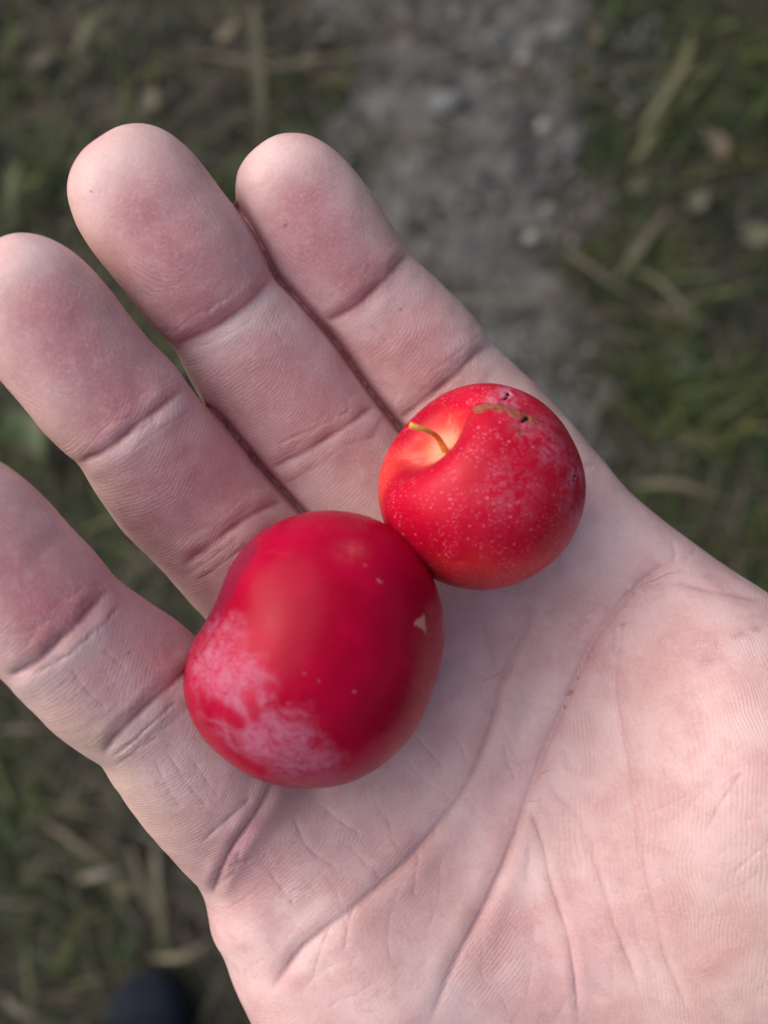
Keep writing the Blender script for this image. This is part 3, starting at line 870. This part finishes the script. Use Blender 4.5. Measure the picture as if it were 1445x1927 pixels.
def _nz(nt, sc):
    n = nt.t.nodes.new('ShaderNodeTexNoise'); n.inputs['Scale'].default_value = sc; n.inputs['Detail'].default_value = 2
    nt.t.links.new(nt.obj(), n.inputs['Vector'])
    return n.outputs[1]
nt = NT('plum_skin_speckled')
ob = nt.obj()
b1 = nt.noise(120, 3, .5, ob)
col = nt.mix(nt.ramp(b1, .35, .65), (.43, .002, .022), (.53, .004, .030))
ywob = nt.math('ADD', nt.attr('yellow'), nt.math('MULTIPLY', nt.math('SUBTRACT', nt.noise(350, 4, .6, ob), .5), .35))
col = nt.mix(nt.ramp(ywob, .08, .6), col, (.74, .060, .040))
col = nt.mix(nt.ramp(ywob, .5, 1.05), col, (.72, .34, .20))
col = nt.mix(nt.math('MULTIPLY', nt.math('MULTIPLY', nt.ramp(ywob, .15, .7), nt.math('SUBTRACT', nt.ramp(nt.noise(260, 4, .65, ob, .8), .42, .66), nt.attr('dots'), 0.0, True)), .45), col, (.74, .36, .36))
obw = nt.vadd(ob, nt.vscale(_nz(nt, 500), (.0011, .0011, .0011)))
d1 = nt.voronoi(980, 'F1', obw); dc = nt.voronoi(980, 'F1', obw, 'Color')
sep = nt.t.nodes.new('ShaderNodeSeparateColor'); nt.t.links.new(dc, sep.inputs[0])
dot = nt.ramp(nt.math('SUBTRACT', d1, nt.math('MULTIPLY', nt.ramp(sep.outputs[0], .15, 1, 0, .27, False), nt.ramp(nt.noise(150, 2, .5, ob), .3, .6, .45, 1.0))), -.04, .03, 1, 0)
d2 = nt.voronoi(1700, 'F1', nt.vadd(obw, nt.vscale(ob, (.15, .3, 0))))
dot2 = nt.math('MULTIPLY', nt.ramp(d2, .20, .30, 1, 0), nt.ramp(nt.noise(260, 3, .6, ob), .38, .56))
dots = nt.math('MULTIPLY', nt.math('MAXIMUM', nt.math('MULTIPLY', dot, .55), nt.math('MULTIPLY', dot2, .48)), nt.attr('dots'))
col = nt.mix(dots, col, (.70, .20, .29))
blm = nt.math('MULTIPLY', nt.attr('bloom'), nt.ramp(nt.noise(520, 5, .7, ob, .6), .38, .66))
col = nt.mix(blm, col, (.60, .26, .40))
scn = nt.ramp(nt.math('MULTIPLY', nt.attr('scar'), nt.ramp(nt.noise(620, 5, .7, ob), .36, .62, .1, 1.15)), .2, .8)
col = nt.mix(nt.math('MULTIPLY', scn, .75), col, (.28, .13, .06))
col = nt.mix(nt.ramp(nt.attr('hole'), .2, .7), col, (.018, .012, .012))
nt.pin('Base Color', col)
nt.pin('Roughness', nt.math('ADD', nt.ramp(nt.noise(900, 3, .6, ob), .3, .7, .30, .42), nt.math('MULTIPLY', nt.math('MAXIMUM', blm, scn), .35)))
nt.pin('Specular IOR Level', .18)
nt.pin('Subsurface Weight', .12); nt.pin('Subsurface Radius', (1, .12, .08)); nt.pin('Subsurface Scale', .003)
nt.pin('Normal', nt.bump(nt.math('ADD', nt.math('MULTIPLY', dots, .03), nt.math('ADD', nt.math('MULTIPLY', nt.noise(700, 3, .6, ob), .035), nt.math('MULTIPLY', scn, nt.noise(1500, 3, .6, ob)))), .001, .6))
o2.data.materials.append(nt.m)
tag(o2, 'smaller bright red plum with pale speckles, dark insect scars and a short yellow stem', 'plum', 'plums lying in the palm')

nt = NT('stem_bark')
ob = nt.obj()
n1 = nt.noise(900, 4, .6, ob)
nt.pin('Base Color', nt.mix(nt.ramp(n1, .35, .65), (.68, .34, .04), (.82, .52, .11))); nt.pin('Roughness', .5)
nt.pin('Normal', nt.bump(n1, .0003))
M_stem = nt.m
def tube_mesh(pts, rad, k=12):
    q = catmull(pts, 5); r = np.interp(np.linspace(0, 1, len(q)), np.linspace(0, 1, len(rad)), rad)
    T = np.gradient(q, axis=0); T /= np.linalg.norm(T, axis=1)[:, None]
    ref = np.array([.3, .2, .93]); U = np.cross(T, ref); U /= np.linalg.norm(U, axis=1)[:, None]; W = np.cross(T, U)
    a = np.linspace(0, 2 * np.pi, k, endpoint=False)
    V = (q[:, None] + r[:, None, None] * (np.cos(a)[None, :, None] * U[:, None] + np.sin(a)[None, :, None] * W[:, None])).reshape(-1, 3)
    f = [[i * k + j, i * k + (j + 1) % k, (i + 1) * k + (j + 1) % k, (i + 1) * k + j] for i in range(len(q) - 1) for j in range(k)]
    f.append(list(range(k))[::-1]); f.append([(len(q) - 1) * k + j for j in range(k)])
    return V, f
base = ax2 * 15.15 * .57
tipp = P(771, 800, c2[2] + 12.8) - c2
midp = P(802, 810, c2[2] + 12.0) - c2
V, f = tube_mesh([base / 1000, (base * .45 + midp * .55 + np.array([.3, .3, .2])) / 1000, midp / 1000, tipp / 1000], [.00055, .00044, .00036, .00032, .00044])
st = link_mesh('stem', V, f, M_stem, o2)

# larger plum: its outline as it lies, wider than tall with a shallow dent where the stem was
OUT = np.array([(600, 959), (520, 983), (478, 1010), (447, 1043), (424, 1090), (404, 1135), (381, 1178), (358, 1228), (349, 1275), (357, 1325), (385, 1378), (430, 1422), (500, 1462), (590, 1474), (660, 1465), (730, 1425),
                (790, 1360), (825, 1280), (837, 1200), (827, 1120), (802, 1060), (760, 1010), (705, 975), (650, 961)], float)
_ang = np.arctan2(-(OUT[:, 1] - 1217), OUT[:, 0] - 597); _rad = np.hypot(OUT[:, 0] - 597, OUT[:, 1] - 1217) / 249.0
_o = np.argsort(_ang); _ang = _ang[_o]; _rad = _rad[_o]
_ang = np.concatenate([_ang - 2 * np.pi, _ang, _ang + 2 * np.pi]); _rad = np.tile(_rad, 3)
_fine = np.linspace(-np.pi * 1.5, np.pi * 1.5, 361); _rf = np.interp(_fine, _ang, _rad); _rf = np.convolve(np.pad(_rf, 4, 'edge'), np.ones(9) / 9, 'valid')
def bigshape(v, th, az):
    ph = np.arctan2(v[:, 1], v[:, 0])
    return (np.interp(ph, _fine, _rf) - 1) * (1 - v[:, 2] ** 2)
o1, v1, th1, az1, X1, Y1, mm1, c1, ax1 = plum('plum', 597, 1217, 15.8, 18.85, (-.91, .38, .0), .06, .26, (.1, .2, 1), .015, 0, bigshape)
fr1 = smoothstep(-.1, .2, v1[:, 2])
bpoly = [(375, 1180), (440, 1160), (470, 1200), (500, 1260), (520, 1330), (565, 1325), (590, 1370), (640, 1430), (665, 1470), (560, 1490), (470, 1450), (400, 1390), (350, 1290), (350, 1230)]
bl1 = poly_mask(X1, Y1, bpoly, 62)
bl1 = np.where(v1[:, 2] > -.15, bl1, .25)
fattr(o1.data, 'bloom', bl1)
bare = lines_mask(X1, Y1, [([(400, 1330), (430, 1345), (450, 1360)], 26, .9), ([(470, 1310), (480, 1350)], 20, .8), ([(385, 1385), (440, 1430), (490, 1455)], 24, .9)])
fattr(o1.data, 'bare', bare * fr1)
purple = smoothstep(.55, .2, th1)
purple = np.maximum(purple, lines_mask(X1, Y1, [([(462, 1030), (430, 1085), (404, 1140), (388, 1170)], 34, .8)]) * fr1)
fattr(o1.data, 'purple', purple)
fl1 = lines_mask(X1, Y1, [
                          ([(708, 1090), (715, 1094), (722, 1093)], 2.6, .8), ([(505, 1036), (530, 1042), (550, 1047)], 4, .25), ([(598, 1278), (602, 1284)], 4, .4), ([(663, 1303), (670, 1300)], 2.5, .7),
                          ([(572, 1267), (575, 1268)], 5, .45),
                          ([(832, 1160), (834, 1180), (834, 1195)], 5, .5), ([(601, 993), (604, 993)], 4, .3)])
tan = np.exp(-((X1 - 662) / 26) ** 2 - ((Y1 - 1036) / 18) ** 2)
fl1 = np.maximum(fl1, poly_sd(X1, Y1, np.array([(774, 1174), (788, 1165), (798, 1156), (800, 1172), (803, 1196), (792, 1181)], float)) < 0)
fattr(o1.data, 'fleck', fl1 * fr1); fattr(o1.data, 'tan', tan * fr1)
org = np.exp(-((X1 - 470) / 22) ** 2 - ((Y1 - 1310) / 70) ** 2) + .6 * np.exp(-((X1 - 490) / 40) ** 2 - ((Y1 - 1130) / 90) ** 2)
fattr(o1.data, 'orange', org * fr1)

nt = NT('plum_skin_bloomed')
ob = nt.obj()
b1 = nt.noise(90, 3, .5, ob)
col = nt.mix(nt.ramp(b1, .35, .65), (.33, .0006, .022), (.43, .001, .034))
col = nt.mix(nt.math('MULTIPLY', nt.attr('orange'), .15), col, (.60, .03, .04))
col = nt.mix(nt.math('MULTIPLY', nt.attr('purple'), .8), col, (.15, .016, .05))
sw = nt.noise(230, 6, .6, nt.vscale(ob, (1, 1.3, 1)), .9)
sw2 = nt.noise(900, 4, .7, ob, .8)
bv = nt.math('ADD', nt.attr('bloom'), nt.math('ADD', nt.math('MULTIPLY', nt.math('SUBTRACT', sw, .5), 1.7), nt.math('MULTIPLY', nt.math('SUBTRACT', sw2, .5), 1.0)))
bm_ = nt.math('MULTIPLY', nt.math('MULTIPLY', nt.ramp(bv, .22, 1.4), nt.ramp(nt.attr('bloom'), .02, .3)), nt.math('SUBTRACT', 1, nt.attr('bare')), clamp=True)
vein = nt.ramp(nt.math('ABSOLUTE', nt.math('SUBTRACT', nt.noise(330, 3, .55, ob, 1.2), .5)), .0, .035, .35, 1)
bm_ = nt.math('MULTIPLY', bm_, vein)
col = nt.mix(nt.math('MULTIPLY', bm_, .80), col, (.47, .165, .27))
d1 = nt.voronoi(420, 'F1', ob); dc = nt.voronoi(420, 'F1', ob, 'Color')
sep = nt.t.nodes.new('ShaderNodeSeparateColor'); nt.t.links.new(dc, sep.inputs[0])
dot = nt.ramp(nt.math('SUBTRACT', d1, nt.ramp(sep.outputs[0], .80, 1, 0, .16, False)), -.03, .02, 1, 0)
col = nt.mix(nt.math('MULTIPLY', dot, .3), col, (.66, .10, .14))
col = nt.mix(nt.math('MULTIPLY', nt.math('MULTIPLY', nt.attr('tan'), nt.ramp(nt.noise(800, 3, .6, ob), .2, .7)), .4), col, (.56, .14, .12))
col = nt.mix(nt.math('MULTIPLY', nt.ramp(nt.attr('fleck'), .1, .5), nt.attr('fleck')), col, (.56, .24, .21))
nt.pin('Base Color', col)
nt.pin('Roughness', nt.math('ADD', nt.ramp(nt.noise(900, 3, .6, ob), .3, .7, .24, .33), nt.math('MULTIPLY', bm_, .35)))
nt.pin('Specular IOR Level', .12)
nt.pin('Subsurface Weight', .10); nt.pin('Subsurface Radius', (1, .1, .08)); nt.pin('Subsurface Scale', .003)
nt.pin('Normal', nt.bump(nt.math('ADD', nt.math('MULTIPLY', bm_, .05), nt.math('MULTIPLY', nt.noise(500, 3, .6, ob), .04)), .001, .6))
o1.data.materials.append(nt.m)
tag(o1, 'larger dark red plum with a pink frosted bloom patch, resting on the finger bases', 'plum', 'plums lying in the palm')

print('HAND', nv, 'verts')

# ------------------------------------------------------------------ single things lying on the ground
nt = NT('dry_straw')
n1 = nt.noise(60, 4, .6)
nt.pin('Base Color', nt.mix(nt.ramp(n1, .3, .7), nt.attr('tint', 'Color'), (.10, .085, .055))); nt.pin('Roughness', .7)
M_straw = nt.m

def strip(name, pts, w, tint, h=.03, label=None, cat='stem', group=None):
    """a folded grass leaf or stalk laid along photo points, resting over the ground at height h"""
    q = catmull([np.array(ground_pt(x, y, h)) for x, y in pts], 6)
    n = len(q)
    q[:, 2] = ground_h(q[:, 0], q[:, 1]) + h * (.55 + .45 * np.sin(np.linspace(.2, 3.0, n)))
    T = np.gradient(q, axis=0); T /= np.linalg.norm(T, axis=1)[:, None]
    Sd = np.cross(T, [0, 0, 1.]); Sd /= np.linalg.norm(Sd, axis=1)[:, None]
    t = np.linspace(0, 1, n); ww = w * .37 * np.minimum(1, .45 + 3 * t) * np.minimum(1, .2 + 2.2 * (1 - t))
    up = np.array([0, 0, 1.])
    ring = [(-1, .25), (-.45, -.05), (0, -.22), (.45, -.05), (1, .25), (.4, -.18), (0, -.36), (-.4, -.18)]
    V = np.concatenate([(q + Sd * (ww * a)[:, None] + up * (ww * b)[:, None])[:, None] for a, b in ring], 1)
    c0 = q.mean(0).copy(); c0[2] = 0
    k = len(ring)
    f = [[i * k + j, i * k + (j + 1) % k, (i + 1) * k + (j + 1) % k, (i + 1) * k + j] for i in range(n - 1) for j in range(k)]
    f += [list(range(k))[::-1], [(n - 1) * k + j for j in range(k)]]
    o = link_mesh(name, V.reshape(-1, 3) - c0, f, M_straw)
    o.location = c0
    cattr(o.data, 'tint', np.tile(tint, (n * k, 1)))
    return tag(o, label, cat, group)

STRAW = (.12, .105, .072); PALE = (.12, .116, .088); TAN = (.125, .10, .07); GREEN = (.05, .085, .03); OLIVE = (.13, .14, .055)
GS = 'dead stalks lying on the ground'
strip('dry_stem', [(385, 80), (450, 105), (520, 123), (600, 112), (700, 92), (800, 76)], .011, TAN, .05, 'curved tan dry stem lying above the two longest fingertips', 'stem', GS)
strip('dry_stem', [(1262, 385), (1225, 435), (1190, 485), (1150, 535)], .018, (.125, .115, .08), .04, 'broad straw blade slanting up right at the path edge beside the grass', 'stem', GS)
strip('dry_stem', [(850, 565), (920, 562), (1000, 566), (1070, 590)], .012, PALE, .03, 'pale straw lying level across the path just right of the index finger', 'stem', GS)
strip('dry_stem', [(1060, 470), (1110, 505), (1160, 545), (1220, 560)], .010, STRAW, .03, 'thin straw crossing under the broad straw blade on the path', 'stem', GS)
strip('dry_stem', [(1200, 500), (1245, 535), (1300, 590), (1370, 610)], .011, (.13, .14, .09), .05, 'grey green dry blade sloping down right into the right-hand grass', 'stem', GS)
strip('dry_stem', [(1210, 905), (1270, 908), (1330, 925), (1400, 945)], .012, STRAW, .05, 'pale dry stalk lying level beyond the smaller plum near the right grass', 'stem', GS)
strip('dry_stem', [(70, 1545), (130, 1580), (190, 1622), (230, 1650)], .010, TAN, .04, 'brown dry stalk slanting down towards the shoe left of the little finger base', 'stem', GS)
strip('dry_stem', [(140, 1660), (190, 1645), (250, 1628)], .014, (.19, .18, .15), .05, 'short whitish dry blade lying level below the little finger', 'stem', GS)
strip('dry_stem', [(285, 1590), (292, 1660), (300, 1730), (290, 1790)], .013, (.15, .135, .09), .06, 'upright grey straw just above the shoe toe', 'stem', GS)
strip('dry_stem', [(240, 1600), (270, 1680), (310, 1760)], .010, (.13, .12, .075), .04, 'thin straw leaning right above the shoe toe', 'stem', GS)
strip('dry_stem', [(395, 1770), (350, 1800), (270, 1812)], .012, (.2, .17, .11), .05, 'tan dry stalk lying against the tip of the shoe', 'stem', GS)
strip('dry_stem', [(0, 1880), (40, 1905), (110, 1935)], .012, PALE, .05, 'pale dry stalk in the bottom left corner left of the shoe', 'stem', GS)
strip('grass_blade', [(470, -20), (482, 80), (490, 180), (488, 260)], .020, (.05, .055, .026), .08, 'broad yellowish grass blade running down behind the index fingertip', 'grass blade', 'single wide grass blades')
strip('grass_blade', [(1230, 220), (1265, 160), (1295, 90), (1315, 20)], .018, OLIVE, .10, 'bright olive grass blade rising towards the top right', 'grass blade', 'single wide grass blades')
strip('grass_blade', [(1220, 215), (1280, 150), (1370, 100)], .016, OLIVE, .10, 'bright olive grass blade leaning right over its neighbour', 'grass blade', 'single wide grass blades')
strip('grass_blade', [(1200, 290), (1250, 210), (1275, 180)], .016, (.12, .15, .05), .07, 'short olive green blade at the edge of the path top right', 'grass blade', 'single wide grass blades')
strip('grass_blade', [(130, 70), (180, 30), (240, -20)], .022, GREEN, .08, 'dark green blade at the top left above the middle finger', 'grass blade', 'single wide grass blades')
strip('grass_blade', [(10, 400), (20, 340), (30, 270)], .016, (.09, .13, .05), .08, 'green blade standing at the left edge above the ring finger', 'grass blade', 'single wide grass blades')

def leaf(px_, py_, L, W, ang, tint, h, label, up=.25):
    n = 9; V = []; f = []
    for i in range(n):
        t = i / (n - 1); w = W / 2 * math.sin(math.pi * min(.985, max(.02, t)) ** .8)
        for j, a in enumerate((-1, -.5, 0, .5, 1)):
            V.append(((t - .5) * L, a * w, .18 * w * abs(a) * 2 + up * L * (t - .5) ** 2 + .002 * math.sin(9 * t + a * 3)))
    m = len(V); V += [(x, y, z - .0008) for x, y, z in V]
    for i in range(n - 1):
        for j in range(4):
            a = i * 5 + j; f.append([a, a + 1, a + 6, a + 5]); f.append([m + a, m + a + 5, m + a + 6, m + a + 1])
    o = link_mesh('fallen_leaf', V, f, M_straw)
    g_ = ground_pt(px_, py_, h); o.location = g_; o.rotation_euler = (random.uniform(-.3, .3), random.uniform(-.3, .3), ang)
    cattr(o.data, 'tint', np.tile(tint, (len(V), 1)))
    return tag(o, label, 'leaf', 'loose leaves on the ground')
leaf(1345, 270, .055, .030, 2.2, (.17, .13, .08), .03, 'tan curled leaf in the grass near the right edge')
leaf(1115, 70, .045, .026, 1.9, (.13, .085, .05), .02, 'brown leaf at the path edge near the top of the photo')
leaf(1310, 375, .040, .032, 1.0, (.06, .085, .05), .04, 'pale green leaf below the tan curled leaf')
leaf(1428, 445, .050, .040, .4, (.06, .085, .05), .05, 'pale green leaf touching the right edge of the photo')
leaf(50, 820, .085, .050, -.9, (.035, .11, .025), .06, 'large deep green leaf showing between ring and little finger')
leaf(285, 185, .040, .028, 1.4, (.095, .10, .055), .03, 'olive leaf just above the middle fingertip')
leaf(80, 110, .045, .028, .8, (.12, .108, .085), .03, 'greyish dead leaf in the top left grass')
leaf(430, 60, .045, .024, .7, (.13, .10, .066), .04, 'tan leaf at the left end of the curved dry stem')
leaf(1200, 350, .035, .024, .2, (.14, .13, .105), .03, 'whitish dry leaf on the grass edge right of the path')
leaf(220, 1665, .040, .022, 2.6, (.085, .085, .04), .03, 'olive dead leaf lying left of the little finger base')

nt = NT('stone')
n1 = nt.noise(70, 4, .6)
nt.pin('Base Color', nt.mix(nt.ramp(n1, .3, .7), nt.attr('tint', 'Color'), (.16, .16, .16))); nt.pin('Roughness', .9); nt.pin('Normal', nt.bump(n1, .003))
M_stone = nt.m
def stone_geo(r, seed):
    bm = bmesh.new(); bmesh.ops.create_icosphere(bm, subdivisions=3, radius=1)
    v = np.array([x.co[:] for x in bm.verts]); f = np.array([[x.index for x in p.verts] for p in bm.faces]); bm.free()
    v = v * (1 + .25 * vnoise(v, 1.1, seed) + .08 * vnoise(v, 3, seed))[:, None]
    return v * r * np.array([1, .8, .5]), f
for i, (x, y, r, tint, lab) in enumerate([
        (928, 80, .018, (.105, .107, .108), 'grey stone on the path at the top of the photo'),
        (1050, 68, .015, (.125, .125, .123), 'light stone near the brown leaf at the top of the path'),
        (1035, 402, .012, (.15, .147, .142), 'small pale stone in the middle of the path'),
        (838, 205, .026, (.115, .125, .135), 'flat bluish grey stone, largest on the path'),
        (1025, 245, .014, (.23, .23, .23), 'grey stone right of the largest flat stone'),
        (1000, 455, .012, (.25, .24, .21), 'small beige stone below the pale stone on the path'),
        (985, 120, .012, (.22, .21, .2), 'small grey stone between the two stones at the top')]):
    v, f = stone_geo(r, 40 + i)
    o = link_mesh('stone', v, f, M_stone)
    p_ = ground_pt(x, y, 0); o.location = (p_.x, p_.y, float(ground_h(np.array([p_.x]), np.array([p_.y]))[0]) + .006 + r * .2)
    cattr(o.data, 'tint', np.tile(tint, (len(v), 1))); tag(o, lab, 'stone', 'loose stones on the path')

# small clods and grit on the path: nobody could count them
N = 2600
sx, sy = scatter(N, -.3, .6, -.6, 1.3, lambda x, y: path_mask(x, y) * (.15 + .85 * clump(x, y, 9, 51)))
bv_, bf_ = [], []
bm = bmesh.new(); bmesh.ops.create_icosphere(bm, subdivisions=1, radius=1)
iv = np.array([x.co[:] for x in bm.verts]); iff = np.array([[x.index for x in p.verts] for p in bm.faces]); bm.free()
rr = .0025 + .008 * rng.random(N) ** 3
sc3 = rng.uniform(.6, 1.2, (N, 1, 3)) * np.array([1, 1, .6])
VV = iv[None] * (1 + .25 * rng.normal(size=(N, len(iv), 1))) * sc3 * rr[:, None, None]
VV += np.stack([sx, sy, ground_h(sx, sy) + .007], 1)[:, None]
FF = iff[None] + (np.arange(N) * len(iv))[:, None, None]
o = link_mesh('gravel', VV.reshape(-1, 3), FF.reshape(-1, 3), M_stone, smooth=False)
cc = np.array([(.08, .08, .08), (.14, .14, .137), (.05, .048, .046), (.11, .10, .085)])[rng.integers(0, 4, N)]
cattr(o.data, 'tint', np.repeat(cc, len(iv), 0))
tag(o, 'loose grit and clods of earth on the bare path', 'gravel', kind='stuff')

# ------------------------------------------------------------------ shoe, its toe entering at the bottom left
def rough_mat(name, col, rough, spec=.3, bump=0):
    nt = NT(name)
    n1 = nt.noise(400, 3, .6)
    nt.pin('Base Color', nt.mix(nt.ramp(n1, .3, .7), col, tuple(c * 1.5 for c in col))); nt.pin('Roughness', rough); nt.pin('Specular IOR Level', spec)
    if bump: nt.pin('Normal', nt.bump(n1, bump))
    return nt.m
M_upper = rough_mat('shoe_leather', (.006, .009, .016), .8, .15, .0004)
M_sole = rough_mat('shoe_rubber', (.006, .006, .007), .7)
toe = ground_pt(272, 1836, .055)
sh = bpy.data.objects.new('shoe', None); C.objects.link(sh)
sh.location = (toe.x, toe.y, 0.012); sh.rotation_euler = (0, 0, R_(4))
tag(sh, 'dark navy shoe, only its rounded toe showing at the bottom left', 'shoe')
def loft(rings, cap=True):
    k = len(rings[0]); V = [p for r in rings for p in r]
    f = [[i * k + j, i * k + (j + 1) % k, (i + 1) * k + (j + 1) % k, (i + 1) * k + j] for i in range(len(rings) - 1) for j in range(k)]
    f += [list(range(k))[::-1], [(len(rings) - 1) * k + j for j in range(k)]]
    return V, f
prof = [(0, .006, .018), (.006, .022, .034), (.018, .035, .046), (.04, .045, .053), (.075, .050, .060), (.11, .048, .073), (.15, .042, .090), (.19, .038, .100), (.24, .037, .104), (.275, .034, .106), (.290, .026, .104)]
rings = []
for y, w, hgt in prof:
    rings.append([(w * math.copysign(abs(math.cos(a)) ** .8, math.cos(a)), -y, .022 + (hgt - .022) * max(0, math.sin(a)) ** .8 if math.sin(a) > 0 else .020) for a in np.linspace(0, 2 * math.pi, 28, endpoint=False)])
V, f = loft(rings); link_mesh('upper', V, f, M_upper, sh)
outl = [(w + .004, -y + (.004 if y == 0 else 0)) for y, w, _ in prof]
ol = [(w, y) for w, y in outl] + [(-w, y) for w, y in outl[::-1]]
V, f = loft([[(x, y, z) for x, y in ol] for z in (0, .004, .022, .026)]); link_mesh('sole', V, f, M_sole, sh)
for i in range(4):
    y = -.115 - i * .02; z = .076 + i * .007
    V, f = tube_mesh([(-.024, y, z - .008), (-.01, y - .004, z + .001), (.01, y - .004, z + .001), (.024, y, z - .008)], [.0025, .0025], 8)
    link_mesh('lace', V, f, M_sole, sh)
V, f = tube_mesh([(.049, -.062, .026), (.044, -.05, .046), (.024, -.045, .055), (0, -.043, .0585), (-.024, -.045, .055), (-.044, -.05, .046), (-.049, -.062, .026)], [.0018, .0018], 8)
link_mesh('toe_seam', V, f, M_upper, sh)
